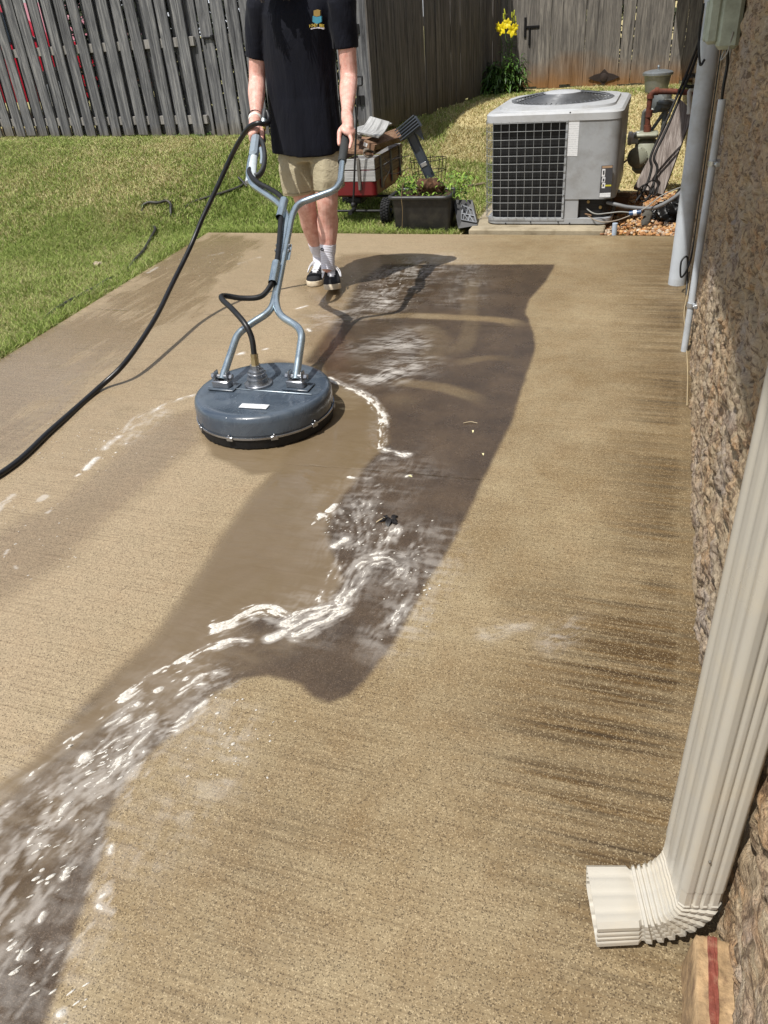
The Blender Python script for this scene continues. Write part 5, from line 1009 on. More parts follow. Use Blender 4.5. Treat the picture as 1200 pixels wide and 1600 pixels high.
# hose sleeves and the whip hose
def hpo(px, py, o): return hp(px, py) + HN * o
for (a, b) in (((447, 320), (440, 348)), ((435, 418), (429, 450))):
    m = MB(); p0, p1 = hpo(*a, .030), hpo(*b, .030); m.tube([p0, p1], .021, 18, cap=False); m.tube([p1, p0], .017, 18, cap=False); m.build('hose_sleeve', steelt, cl, True, 60)
for px_, py_ in ((434.5, 388), (433, 396), (454, 388), (453, 396)): m = MB(); m.lathe([(.008, 0), (.008, .006), (.005, .012), (.0005, .013)], hpo(px_, py_, .012), HN, 8); m.build('bolt', steeld, cl)
m = MB(); c = hp(444, 392); d3 = hp(431, 458) - hp(449, 338); m.box(c - HN * .012, (.11, .062, .005), frame(d3, HN), .002); m.build('clamp_plate', steelt, cl)
SW = G(404, 601, CZ); SW[2] = CZ
m = MB(); m.lathe([(.062, 0), (.062, .010), (.058, .013), (.044, .014), (.042, .030), (.046, .032), (.046, .036), (.037, .037), (.037, .052), (.041, .054), (.041, .058), (.034, .060), (.034, .070), (.022, .072), (.022, .095), (.0005, .096)], SW, n=40); m.build('swivel', steeld, cl, True, 30)
m = MB(); W0 = SW + (0, 0, .09); W1 = onY(397, 553, SW[1] + .01); m.lathe([(.019, 0), (.019, .028)], W0, (W1 - W0), 6); m.tube([W0, W0 + (W1 - W0) * .6], .011, 12); m.tube([W0 + (W1 - W0) * .5, W1], .0165, 14); m.build('fitting', MAT('brass_fitting', (176, 158, 120), .3, .85), cl, True, 40)
Wp = [W0 + (W1 - W0) * .8, W1, onY(393, 527, SW[1] + .03), onY(382, 505, 2.86), onY(363, 483, 2.93), onY(349, 470, 3.0), onY(346, 463.5, 3.04), onY(354, 462.5, 3.08), onY(380, 466, 3.12), onY(408, 463, 3.16), hpo(427, 452, .030), hpo(432, 436, .030), hpo(438, 400, .030), hpo(442, 350, .030), hpo(446, 325, .032), hpo(440, 314, .034), hpo(425, 303, .03), hpo(408, 294, .03), hpo(396, 283, .026), hpo(391, 272, .018), hpo(393, 262, .0)]
m = MB(); m.tube(catmull(Wp, 10), .0125, 14); m.build('whip_hose', blk, cl, True, 60)
# trigger gun
gun = MAT('gun_grey_plastic', (136, 148, 158), .45, var=.05); gdk = MAT('gun_dark_plastic', (48, 50, 52), .55)
m = MB(); gA, gB = hp(401, 216), hp(397, 246); d3 = gB - gA; L = np.linalg.norm(d3); Rf = frame(d3, HN)
m.box(gA + d3 * .5 + HN * .008, (L * 1.04, .046, .05), Rf, .012); m.build('gun_body', gun, cl, True, 40)
m = MB(); gC = hp(391, 284); m.loft([[hp(397, 246) + Rf @ np.array([0, .020 * math.cos(a), .022 * math.sin(a)]) for a in np.linspace(0, 6.283, 13)[:-1]], [hp(394, 264) + Rf @ np.array([0, .026 * math.cos(a), .020 * math.sin(a)]) for a in np.linspace(0, 6.283, 13)[:-1]], [gC + Rf @ np.array([0, .030 * math.cos(a), .014 * math.sin(a)]) for a in np.linspace(0, 6.283, 13)[:-1]]]); m.build('gun_shroud', MAT('gun_pale_plastic', (196, 204, 208), .4), cl, True, 50)
m = MB(); m.tube(catmull([hpo(405, 217, .0), hpo(411, 226, .004), hpo(413.5, 245, .0), hpo(411, 262, -.004), hpo(404, 272, -.006), hpo(398, 274, -.006)], 6), .013, 12, True, 1.6); m.build('trigger_guard', gdk, cl, True, 60)
m = MB(); m.tube(catmull([hpo(408, 233, .005), hpo(409.5, 245, .002), hpo(408, 256, 0)], 5), [.010] * 6 + [.009] * 4 + [.004], 10); m.build('trigger', gun, cl, True, 60)
# inlet fitting sticking up past the hand
i0 = onY(413, 222, 4.30); i1 = onY(411, 200, 4.33); i2 = onY(412, 186, 4.36); i3 = onY(414, 172, 4.39)
m = MB(); m.tube([i0, i1], .010, 10); m.build('inlet_pipe', gdk, cl); m = MB(); m.tube([i1 - (i2 - i1) * .2, i1 + (i2 - i1) * .25], .0165, 14); m.build('brass_collar', MAT('yellow_brass', (196, 178, 96), .4, .5), cl); m = MB(); m.tube([i1 + (i2 - i1) * .2, i2], .0145, 14); m.build('coupler', MAT('pale_coupler', (186, 200, 204), .4, .4), cl)
m = MB(); m.tube([i2, i3], .0155, 14); m.build('coupler_sleeve', gdk, cl)
# ================================================================== PRESSURE HOSE
Hh = [G(-420, 965, .013), G(-200, 850, .013), G(0, 741, .013), G(80, 672, .013), G(150, 610, .014), onY(196, 566, 3.07), onY(241, 500, 3.46), onY(270, 442, 3.80), onY(297, 387, 4.05), onY(316, 342, 4.17), onY(340, 291, 4.26), onY(362, 243, 4.30), onY(378, 214, 4.28), onY(390, 198, 4.25), onY(403, 192.5, 4.245), onY(413, 194, 4.27), onY(420, 190, 4.34), onY(419, 178, 4.38), onY(415, 173.5, 4.39), onY(413.5, 178, 4.382)]
ho = cable('pressure_hose', Hh, .0135, MAT('black_hose', (20, 20, 22), .38, var=.15, bump=.1), 'long black pressure hose rising from the patio over the wrist of the person', 'hose', 14, 10)
# ================================================================== PERSON
per = empty('person', (-2.0, 4.68, 0), 'person in navy polo shirt and khaki shorts holding the surface cleaner handle', 'person')
skin = NT('skin'); n_ = skin.noise(26, 6, .7); skin.set(color=skin.mix(skin.ramp(n_, [(.35, 0.), (.7, 1.)]), srgb(206, 148, 132), srgb(236, 194, 180)), rough=.5, sss=.12); skin.b.inputs['Subsurface Radius'].default_value = (.012, .005, .003); skin.bump(skin.noise(300, 2), .08, .001)
b = MB(); PY = 4.66
# legs  (img-left leg = 0, img-right leg = 1)
hipL, kneeL, calfL, ankL = onY(463, 255, PY), onY(478, 318, PY - .03), onY(486, 350, PY + .03), onY(499.5, 400, 4.80)
hipR, kneeR, calfR, ankR = onY(507, 250, PY), onY(511, 312, PY - .06), onY(512, 350, PY - .03), onY(512.5, 403, 4.60)
b.limb([hipL + (0, 0, .08), (hipL + kneeL) / 2, kneeL, kneeL * .6 + calfL * .4 + (0, .0, -.02), calfL, (calfL + ankL) / 2, ankL + (0, 0, .02), ankL + (-.002, -.02, -.05)], [.080, .074, .064, .059, .065, .052, .040, .037], 18)
b.limb([hipR + (0, 0, .08), (hipR + kneeR) / 2, kneeR, kneeR * .6 + calfR * .4 + (0, .0, -.02), calfR, (calfR + ankR) / 2, ankR + (0, 0, .02), ankR + (0, -.02, -.05)], [.080, .076, .067, .061, .067, .054, .041, .038], 18)
for k_ in (kneeL, kneeR): b.ball(k_ + (0, -.028, .005), .040, 12, 8, (1, .8, 1.15))
# torso
pel = onY(484, 225, PY + .02); chest = onY(478, 75, PY); ncy = onY(470, 2, PY - .02)
b.limb([pel + (0, .01, .0), pel + (0, 0, .08), (pel + chest) / 2, chest, chest + (0, 0, .16)], [.108, .108, .105, .112, .09], 24, 1.0)
shL, shR = onY(403, 12, PY - .02), onY(537, 2, PY - .02)
b.limb([shL, (shL + shR) / 2 + (0, .02, .02), shR], [.060, .06, .060], 16)
NK = (shL + shR) / 2 + (-.02, -.02, .06); HC = NK + np.array([-.045, -.13, .145]); b.limb([NK, NK * .5 + HC * .5, HC + (0, .03, 0)], [.062, .055, .06], 16)
# head: tilted down towards the machine
HR = rotz(.12) @ rotx(.62)
def hd(x, y, z): return HC + HR @ np.array([x, y, z])
b.ball(HC, .098, 24, 18, (.80, 1.0, 1.12), HR); b.ball(hd(0, -.022, -.062), .066, 18, 12, (.90, .95, 1.0), HR); b.ball(hd(0, -.062, -.098), .026, 12, 8, (1, 1, .8), HR)
b.limb([hd(0, -.094, .012), hd(0, -.108, -.012), hd(0, -.114, -.030)], [.008, .011, .014], 10); b.ball(hd(.012, -.102, -.032), .009, 8, 6); b.ball(hd(-.012, -.102, -.032), .009, 8, 6)
b.limb([hd(-.022, -.090, -.062), hd(0, -.097, -.060), hd(.022, -.090, -.062)], [.005, .007, .005], 8); b.limb([hd(-.018, -.088, -.071), hd(0, -.095, -.072), hd(.018, -.088, -.071)], [.005, .007, .005], 8)
b.limb([hd(-.045, -.084, .022), hd(-.02, -.094, .026)], [.007, .007], 8); b.limb([hd(.045, -.084, .022), hd(.02, -.094, .026)], [.007, .007], 8)
for s_ in (-1, 1): b.ball(hd(s_ * .080, .008, -.010), .028, 12, 8, (.30, .65, 1.1), HR)
# arms
elL, wrL = onY(402, 122, PY - .04), onY(399, 184, 4.40); elR, wrR = onY(545, 118, PY - .04), onY(541.5, 178, 4.40)
b.limb([shL, (shL + elL) / 2, elL, elL * .62 + wrL * .38, wrL + (0, .02, .02), wrL], [.060, .052, .048, .049, .033, .031], 18)
b.limb([shR, (shR + elR) / 2, elR, elR * .62 + wrR * .38, wrR + (0, .02, .02), wrR], [.060, .052, .048, .048, .033, .031], 18)
def hand(wr, gc, ax, out, rg, thumb_long=1.0, index_straight=False):
    """hand closing on a bar: ax points along the bar away from the wrist, out = side of the palm's back"""
    ax = np.array(ax) / np.linalg.norm(ax); up = np.array([0, 0, 1.]) - ax * ax[2]; up /= np.linalg.norm(up); out = np.array(out, float); out -= ax * np.dot(out, ax); out -= up * np.dot(out, up); out /= np.linalg.norm(out)
    def P(a, th, r_): return gc + ax * a + (up * math.cos(th) + out * math.sin(th)) * r_
    R = np.array([ax, up * -math.sin(.45) + out * math.cos(.45), up * math.cos(.45) + out * math.sin(.45)]).T
    b.limb([wr, wr * .45 + P(-.035, .35, rg + .022) * .55, P(-.005, .45, rg + .020)], [.030, .033, .028], 16)
    b.ball(P(.0, .42, rg + .018), .044, 16, 10, (1.02, .95, .46), R)
    for k_, (off, L_, r_) in enumerate(((.034, 1.0, .0098), (.012, 1.06, .0102), (-.010, 1.0, .0098), (-.031, .84, .0086))):
        if k_ == 0 and index_straight:
            b.limb([P(off - .004, .7, rg + .018), P(off + .028, 1.15, rg + .018), P(off + .052, 1.35, rg + .012), P(off + .072, 1.5, rg + .008)], [.012, .0108, .0098, .0084], 10); continue
        th = [.75, 1.35, 2.1, 2.9, 3.6]; rd = [rg + .020, rg + .017, rg + .012, rg + .010, rg + .008]
        b.limb([P(off + (.004 * i if k_ == 0 else 0), .75 + (t_ - .75) * L_, q_) for i, (t_, q_) in enumerate(zip(th, rd))], [r_ * 1.15, r_ * 1.1, r_, r_ * .95, r_ * .8], 10)
        b.ball(P(off, .80, rg + .026), r_ * .95, 8, 6)
    b.limb([P(-.030, -.15, rg + .018), P(.0, -.75, rg + .020), P(.026, -1.05, rg + .016), P(.050 * thumb_long, -1.25, rg + .012), P(.068 * thumb_long, -1.3, rg + .010)], [.017, .0155, .0125, .0115, .0095], 12)
GL = hp(402.5, 211) - HN * .004; GRc = hp(541, 213)
hand(wrL, GL, hp(398, 230) - hp(402, 205), (-1, -.2, 0), .019, .9)
hand(wrR, GRc, hp(534.3, 254) - hp(541, 208), (1, -.2, 0), .021, 1.15, True)
body = b.build('body', skin.m, per, True, 80); remesh(body, .0038, 5, .45)
for s_ in (-1, 1):
    m = MB(); m.ball(hd(s_ * .031, -.080, .006), .0125, 14, 10); e_ = m.build('eye', MAT('eye_white', (225, 220, 212), .2), per); m = MB(); m.ball(hd(s_ * .031, -.0895, .004), .006, 10, 6); m.build('iris', MAT('iris', (60, 44, 30), .2), e_)
# hair: cap and strands
hairm = NT('dark_hair'); hairm.set(color=hairm.mix(hairm.isl(), srgb(22, 17, 15), srgb(58, 46, 38)), rough=.42)
m = MB(); r = random.Random(8)
m.ball(hd(0, .016, .022), .101, 24, 16, (.86, .98, 1.08), HR)
for i in range(520):
    a = r.uniform(0, 6.283) if i < 420 else r.choice((3.6, 5.8)) + r.uniform(-.35, .35); p0 = np.array([.015 * math.cos(a), .015 * math.sin(a) + .01, .125]); side = np.array([math.cos(a), math.sin(a), 0]); front = side[1] < -.72
    LZ = r.uniform(.02, .05) if front else r.uniform(.08, .15)
    pts_ = [p0, np.array([side[0] * .062, side[1] * .072 + .012, .108]), np.array([side[0] * .088, side[1] * .10 + .012, .055]), np.array([side[0] * .098, side[1] * .112 + .012, .0])]
    W_ = [hd(*p) for p in pts_]
    if not front: W_ += [W_[-1] + np.array([0, -.01, -LZ * .5]) + HR @ (side * .004), W_[-1] + np.array([r.uniform(-.03, .03), -.02 + r.uniform(-.02, .02), -LZ])]
    else: W_[-1] = W_[-2] * .4 + W_[-1] * .6
    Q_ = catmull(W_, 4); m.tube(Q_, np.linspace(.0045, .0022, len(Q_)), 5)
m.build('hair', hairm.m, per, True, 60)
# polo shirt
navy = NT('navy_cloth'); navy.set(color=navy.mix(navy.noise(8, 4), srgb(6, 8, 18), srgb(12, 15, 29)), rough=.85, spec=.25); navy.b.inputs['Sheen Weight'].default_value = .04; navy.bump(navy.noise(1, 5, .6, .8, co=navy.mapc((14., 14., 4.))), .55, .02)
m = MB(); rings = []
prof = [(238, 427, 533, .140), (228, 426, 533, .140), (200, 424, 531, .132), (150, 420, 526, .122), (110, 417, 523, .128), (75, 414, 522, .135), (45, 410, 524, .138), (20, 404, 530, .128), (2, 402, 536, .105)]
for j_, (py, xl, xr, dy) in enumerate(prof):
    L_, R_ = onY(xl, py, PY), onY(xr, py, PY); c = (L_ + R_) / 2; w = np.linalg.norm(R_ - L_) / 2; z_ = c[2]; ring = []
    for k_ in range(48):
        a = 2 * math.pi * k_ / 48; fold = 1 + .035 * math.sin(a * 7 + j_ * .35) * (1 - j_ / 9) + .02 * math.sin(a * 13 + 1.3 + j_ * .8) * (1 - j_ / 10)
        ring.append((c[0] + w * math.cos(a) * fold, c[1] + dy * math.sin(a) * fold * (1.04 if math.sin(a) < 0 else 1), z_ + (.012 * math.sin(a * 2 + .5) if j_ == 0 else 0)))
    rings.append(ring)
tp = rings[-1]; cT = np.mean(tp, axis=0)
rings.append([tuple(cT + (np.array(p) - cT) * np.array([.86, .85, 1]) + np.array([-.0, 0, .035])) for p in tp]); rings.append([tuple(cT + (np.array(p) - cT) * np.array([.45, .70, 1]) + np.array([-.02, -.005, .085])) for p in tp]); rings.append([tuple(cT + (np.array(p) - cT) * np.array([.30, .62, 1]) + np.array([-.02, -.02, .105])) for p in tp])
m.loft(rings)
def sleeve(sh, cuffc, r0, r1, out):
    d = cuffc - sh; R = frame(d, (0, 1, 0)); rg_ = []
    for i in range(8):
        t_ = i / 7; c = sh + d * t_; r_ = r0 + (r1 - r0) * t_; rg_.append([c + R @ np.array([0, r_ * math.cos(a) * (1 + .05 * math.sin(3 * a + i)), r_ * math.sin(a) * (1 + .04 * math.sin(4 * a + i * 1.3))]) for a in np.linspace(0, 6.2832, 33)[:-1]])
    m.loft(rg_)
    m.ball(sh, r0 * .98, 16, 12)
cufL, cufR = onY(401.5, 91, PY - .02), onY(540, 76, PY - .02)
sleeve(shL + (.015, 0, 0), cufL, .082, .068, -1); sleeve(shR + (-.015, 0, 0), cufR, .082, .070, 1)
shirt = m.build('shirt', navy.m, per, True, 80); remesh(shirt, .006, 4, .5)
m = MB(); cT2 = cT + np.array([-.02, -.02, .11])
for s_ in (-1, 1):
    th = np.linspace(-1.45, 1.3, 10) * 1.0; rgs = []
    for a in th: 
        x = math.sin(a) * .0 + s_ * (.02 + .062 * math.cos(a * .8)); y = -.075 * math.cos((a + 1.45) / 2.75 * 2.6); rgs.append([cT2 + (x * .95, y, .015), cT2 + (x * 1.25, y * 1.25 - .004, -.030), cT2 + (x * 1.25, y * 1.25 - .001, -.034), cT2 + (x * .92, y, .008)])
    m.loft(rgs)
m.build('collar', navy.m, per, True, 60)
# chest emblem: plain teal patch over arched gold lettering and a white line
txm = MAT('gold_thread', (206, 176, 72), .6); wtm = MAT('white_thread', (214, 208, 214), .6)
yf = PY - .150
def flatpoly(name, pts, mat, off, parent=per, th=.002):
    V = [onY(x, y, yf - off) for x, y in pts]; V2 = [v + np.array([0, th + .012, 0]) for v in V]; n_ = len(V); mm = MB(); mm.add(V + V2, [tuple(range(n_)), tuple(range(2 * n_ - 1, n_ - 1, -1))] + [(i, n_ + i, n_ + (i + 1) % n_, (i + 1) % n_) for i in range(n_)]); return mm.build(name, mat, parent, False)
flatpoly('emblem_patch', [(488.5, 25), (495, 26.5), (502, 25), (502.3, 34), (495, 37.5), (488.2, 34)], MAT('teal_thread', (62, 136, 160), .6), .004)
flatpoly('emblem_patch', [(490, 16.5), (495, 15), (500, 16.5), (500, 24.6), (495, 26), (490, 24.6)], MAT('tan_thread', (150, 122, 62), .6), .004)
for i, ch in enumerate('HONEY BEE'):
    if ch == ' ': continue
    cu = bpy.data.curves.new('letter', 'FONT'); cu.body = ch; cu.size = .020; cu.extrude = .0008; cu.align_x = 'CENTER'; ot = bpy.data.objects.new('letter', cu); col.objects.link(ot)
    bpy.context.view_layer.update(); me_ = bpy.data.meshes.new_from_object(ot.evaluated_get(bpy.context.evaluated_depsgraph_get())); bpy.data.objects.remove(ot); me_.materials.clear(); me_.materials.append(txm)
    px_ = 485.2 + i * 2.55; py_ = 41.6 + ((px_ - 495.5) / 10) ** 2 * 1.3; p = onY(px_, py_, yf - .006); me_.transform(Matrix.Translation(Vector(p)) @ Matrix.Rotation(math.pi / 2, 4, 'X'))
    o = bpy.data.objects.new('letter', me_); col.objects.link(o); o.parent = per; o.matrix_parent_inverse = Matrix.Translation(per.location).inverted()
flatpoly('emblem_underline', [(485, 44.6), (490, 43), (496, 42.4), (502, 43), (506, 44.2), (505.5, 46), (502, 44.8), (496, 44.2), (490, 44.8), (486, 46.2)], wtm, .004)
# shorts
khaki = NT('khaki_cloth'); khaki.set(color=khaki.mix(khaki.noise(9, 4), srgb(164, 154, 128), srgb(190, 180, 154)), rough=.9, spec=.2); khaki.bump(khaki.noise(1, 5, .65, 1.2, co=khaki.mapc((22., 16., 26.))), .5, .02)
m = MB()
def sring(xl, xr, pyl, pyr, dy, yc, k=0, fold=.03):
    L_, R_ = onY(xl, pyl, yc), onY(xr, pyr, yc); c = (L_ + R_) / 2; w = np.linalg.norm(R_ - L_) / 2; u = (R_ - L_) / 2
    return [c + u * math.cos(a) * (1 + fold * math.sin(6 * a + k)) + np.array([0, dy * math.sin(a) * (1 + fold * math.sin(6 * a + k)), 0]) for a in np.linspace(0, 6.2832, 41)[:-1]]
m.loft([sring(446, 518, 205, 203, .095, PY), sring(440, 526, 233, 231, .105, PY), sring(436, 532, 250, 248, .112, PY)])
m.loft([sring(440, 487, 232, 232, .095, PY, 1), sring(437, 490, 262, 262, .112, PY - .01, 2), sring(441, 492, 285, 283, .104, PY - .02, 3, .04), sring(445, 493, 303, 301, .100, PY - .02, 3.4, .045)])
m.loft([sring(482, 527, 232, 230, .095, PY, 2), sring(489, 535, 262, 260, .112, PY - .01, 3), sring(492, 536, 280, 278, .104, PY - .03, 4, .04), sring(493.5, 536, 297, 294, .100, PY - .03, 4.5, .045)])
sh_ = m.build('shorts', khaki.m, per, True, 80); remesh(sh_, .006, 3, .5)
m = MB(); 
for rg_ in (sring(445, 493, 298.5, 296.5, .1035, PY - .02, 3.4, .045), sring(493.0, 536.6, 293.5, 290.5, .1035, PY - .03, 4.5, .045)):
    m.tube(np.array(rg_ + [rg_[0]]), .0018, 5, False)
m.build('hem_stitch', MAT('khaki_stitch', (140, 128, 98), .9), per, True, 60)
# socks
sock = NT('white_sock'); wv = sock.n('ShaderNodeTexWave', bands_direction='Z'); wv.inputs['Scale'].default_value = 30; sock.l(sock.co, wv.inputs[0]); sock.set(color=sock.mix(wv.outputs['Fac'], srgb(206, 206, 218), srgb(232, 232, 240)), rough=.9); sock.bump(wv.outputs['Fac'], .4, .003)
def leg_pt(a, b_, py):
    t_ = (py - a[0]) / (b_[0] - a[0]); return a[1] * (1 - t_) + b_[1] * t_
for (cf, an, top) in ((calfL, ankL, 378), (calfR, ankR, 380)):
    tpt = cf + (an - cf) * ((top - 350) / (401 - 350)); m = MB(); m.tube(catmull([tpt, tpt * .5 + an * .5, an + (0, -.0, .02), an + (0, -.015, -.04), an + (0, -.03, -.07)], 6), np.interp(np.linspace(0, 1, 25), [0, .02, .5, .75, 1], [.052, .0525, .046, .043, .042]), 28); s_o = m.build('sock', sock.m, per, True, 60)
    if cf is calfR:
        pc = onY(505, 388.5, 4.5); 
        tt = tpt * .8 + an * .2; th = np.linspace(.6, 5.7, 16); R0_ = .0525; mm = MB()
        P_ = []
        for a in th:
            xo = -.020 + .014 * math.cos(a); zo = .006 * math.sin(a); ang = math.asin(max(-1, min(1, xo / R0_))); P_.append(tt + (xo, -R0_ * math.cos(ang) - .0005, zo - .004))
        mm.tube(P_, .003, 6); mm.build('sock_emblem', MAT('sock_mark', (24, 28, 44), .8), s_o)
# shoes
canv = MAT('black_canvas', (22, 22, 26), .85, bump=.4, bscale=200); sole = MAT('white_sole', (214, 200, 176), .6, dirt=(178, 160, 130), dscale=20); lace = MAT('white_lace', (232, 232, 236), .8); yel = NT('yellow_check'); ck = yel.n('ShaderNodeTexChecker'); ck.inputs['Scale'].default_value = 70; yel.l(yel.co, ck.inputs[0]); ck.inputs[1].default_value = srgb(236, 200, 90); ck.inputs[2].default_value = srgb(40, 36, 32); yel.l(ck.outputs[0], yel.b.inputs['Base Color']); yel.set(rough=.7)
def shoe(heel, toe, an, lift=0.0):
    heel = np.array([heel[0], heel[1], 0.]); toe = np.array([toe[0], toe[1], 0.]); d = toe - heel; L = np.linalg.norm(d); d /= L; s = np.array([-d[1], d[0], 0]) ; sl = lift / L; R = np.array([d * math.cos(sl) + np.array([0, 0, math.sin(sl)]), s, -d * math.sin(sl) + np.array([0, 0, math.cos(sl)])]).T
    e = empty('shoe', heel, None, None); e.parent = per; e.matrix_parent_inverse = Matrix.Translation(per.location).inverted()
    bpy.context.view_layer.update()
    def P(x, y, z): return heel + (0, 0, .004) + R @ np.array([x * L, y, z])
    outl = [(a_, b_ * 1.18) for a_, b_ in [(-.0, .0), (.03, .026), (.10, .034), (.25, .033), (.42, .034), (.6, .042), (.75, .047), (.88, .041), (.96, .026), (1.0, .0)]]
    def rg(z, k=1.0, t0=0.0, t1=1.0):
        o = [(x, y) for x, y in outl] + [(x, -y) for x, y in outl[-2:0:-1]]; return [P(t0 + (t1 - t0) * x, y * k, z) for x, y in o]
    m = MB(); m.loft([rg(0, .97, .005, .995), rg(.004), rg(.030), rg(.033, .95, .01, .99)]); m.build('sole', sole, e, True, 40)
    m = MB(); rings = []
    for (z_, k_, a, c) in ((.030, .97, .005, .985), (.042, .98, .0, .97), (.055, .95, .0, .92), (.068, .88, .0, .76), (.080, .82, .01, .60), (.092, .78, .02, .50), (.100, .74, .03, .44)): rings.append(rg(z_, k_, a, c))
    m.loft(rings); m.build('upper', canv, e, True, 60)
    for sgn in (-1, 1):
        m = MB(); V = [P(.30, sgn * .0385, .036), P(.56, sgn * .048, .036), P(.60, sgn * .045, .052), P(.48, sgn * .037, .070), P(.34, sgn * .035, .078)]; off = R @ np.array([0, sgn * .0035, 0]); V = [v + off for v in V]; V2 = [v - off * 2 for v in V]; m.add(V + V2, [(0, 1, 2, 3, 4), (9, 8, 7, 6, 5)] + [(i, 5 + i, 5 + (i + 1) % 5, (i + 1) % 5) for i in range(5)]); m.build('side_panel', yel.m, e, False)
    m = MB(); 
    m.loft([[P(.70, -.016, .070), P(.70, .016, .070), P(.70, .015, .080), P(.70, -.015, .080)], [P(.46, -.024, .100), P(.46, .024, .100), P(.46, .022, .116), P(.46, -.022, .116)], [P(.36, -.026, .122), P(.36, .026, .122), P(.36, .022, .134), P(.36, -.022, .134)]]); m.build('tongue', lace, e, True, 40)
    m = MB()
    for i in range(5):
        x = .66 - i * .055; z = .088 + i * .0085; m.tube(catmull([P(x, -.024, z - .006), P(x - .01, 0, z + .004), P(x, .024, z - .006)], 4), .0036, 6); m.tube(catmull([P(x, -.024, z - .005), P(x - .03, 0, z + .007), P(x - .055, .024, z + .004)], 4), .0032, 6)
    kx = P(.44, 0, .128); 
    for sgn in (-1, 1): m.tube(catmull([kx, P(.46, sgn * .030, .130), P(.54, sgn * .056, .098), P(.64, sgn * .058, .066), P(.54, sgn * .046, .10), kx], 5), .0030, 6); m.tube(catmull([kx, P(.52, sgn * .034, .118), P(.68, sgn * .056, .070)], 5), .0028, 6)
    m.build('laces', lace, e, True, 60)
tL, tR = G(486, 449), G(521, 461)
shoe(np.array([ankL[0] + .012, ankL[1] + .055]), tL, ankL); shoe(np.array([ankR[0] - .012, ankR[1] + .07]), (float(tR[0]) + .005, float(tR[1]) - .02), ankR, .035)
# wrist bands
def band(name, c, d, r_, w, mat):
    d = np.array(d) / np.linalg.norm(d); mm = MB(); mm.lathe([(r_ * .93, -w / 2), (r_, -w / 2 + .001), (r_ * 1.03, 0), (r_, w / 2 - .001), (r_ * .93, w / 2)], c, d, 28, False); return mm.build(name, mat, per, True, 60)
dv = wrL - elL; dv /= np.linalg.norm(dv); band('wristband', wrL - dv * .018, dv, .0385, .006, MAT('dark_band', (52, 26, 26), .7)); band('wristband', wrL + dv * .010, dv, .038, .026, MAT('white_band', (226, 222, 212), .8, bump=.5, bscale=120))
band('wristband', wrL + dv * .030, dv + np.array([.25, 0, 0]), .036, .010, MAT('navy_band', (34, 40, 78), .7))
# ================================================================== WAGON
WX0, WX1 = float(onY(509, 300, 6.38)[0]), float(onY(588, 300, 6.38)[0]); WY0, WY1 = 6.38, 7.15; zt_ = float(onY(587, 285, 6.38)[2]); zb2 = float(onY(575, 309, 6.38)[2]); zw = float(onY(587, 248, 6.38)[2])
wag = empty('wagon', ((WX0 + WX1) / 2, 6.75, -.02), 'red pull wagon with white slatted wooden sides standing on the grass behind the person', 'wagon')
red = MAT('wagon_red', (112, 20, 26), .4, var=.12, dirt=(96, 22, 26), dscale=9); ww = wood_mat('white_painted_wood', (150, 150, 150), (196, 196, 194), (216, 216, 214), None, (2., 4., 60.)); wtyre = MAT('wagon_tyre', (28, 28, 29), .85, bump=.2)
m = MB(); P = rrect(WX0, WX1, WY0, WY1, .05); P2 = rrect(WX0 + .03, WX1 - .03, WY0 + .03, WY1 - .03, .04); m.loft([ring3(P2, zb2), ring3(P, zb2 + .02), ring3(P, zt_ + .005), ring3(P2, zt_ + .005), ring3(P2, zb2 + .03)]); m.build('tray', red, wag, True, 40)
hb_ = (zw - zt_) / 2
for i in range(2):
    zc_ = zt_ + .004 + hb_ * (i + .5)
    m = MB(); m.box(((WX0 + WX1) / 2 + .0, WY0 + .006, zc_), (WX1 - WX0, .014, hb_ - .008), None, .002); m.build('front_slat', ww, wag)
    for s_, x in ((0, WX0), (1, WX1)): m = MB(); m.box((x - .006 + (0 if s_ else .012), (WY0 + WY1) / 2 + .01, zc_), (.014, WY1 - WY0 - .01, hb_ - .008), None, .002); m.build('side_slat', wood_mat('slat_wood', (88, 72, 58), (124, 104, 86), (150, 130, 108), None, (4., 1.6, 40.)) if 'slat_wood' not in bpy.data.materials else bpy.data.materials['slat_wood'], wag)
    m = MB(); m.box(((WX0 + WX1) / 2, WY1 - .006, zc_), (WX1 - WX0, .014, hb_ - .008), None, .002); m.build('back_slat', ww, wag)
stk = MAT('stake_grey', (112, 108, 102), .8)
for px_ in (562, 520):
    x = float(onY(px_, 280, WY0)[0]); m = MB(); m.box((x, WY0 - .008, (zb2 + .05 + zw) / 2 + .01), (.026, .012, zw - zb2 - .05), None, .003); m.build('stake', stk, wag)
for y in (6.52, 6.8, 7.05): m = MB(); m.box((WX1 + .008, y, (zb2 + .05 + zw) / 2), (.012, .026, zw - zb2 - .05), None, .003); m.build('stake', stk, wag)
dm = MAT('wagon_chassis', (30, 30, 32), .6)
m = MB(); m.box(((WX0 + WX1) / 2, WY0 + .14, zb2 - .035), (.12, .14, .06), None, .01); m.box(((WX0 + WX1) / 2, WY1 - .14, zb2 - .03), (.12, .1, .06), None, .01)
for y in (WY0 + .04, WY1 - .14): m.tube([(WX0 - .02, y, .085), (WX1 + .07, y, .085)], .010, 10)
m.tube(catmull([((WX0 + WX1) / 2, WY0 + .12, zb2 - .05), ((WX0 + WX1) / 2, WY0 + .04, .10), ((WX0 + WX1) / 2, WY0 - .06, .09)], 5), .018, 10); m.build('chassis', dm, wag, True, 45)
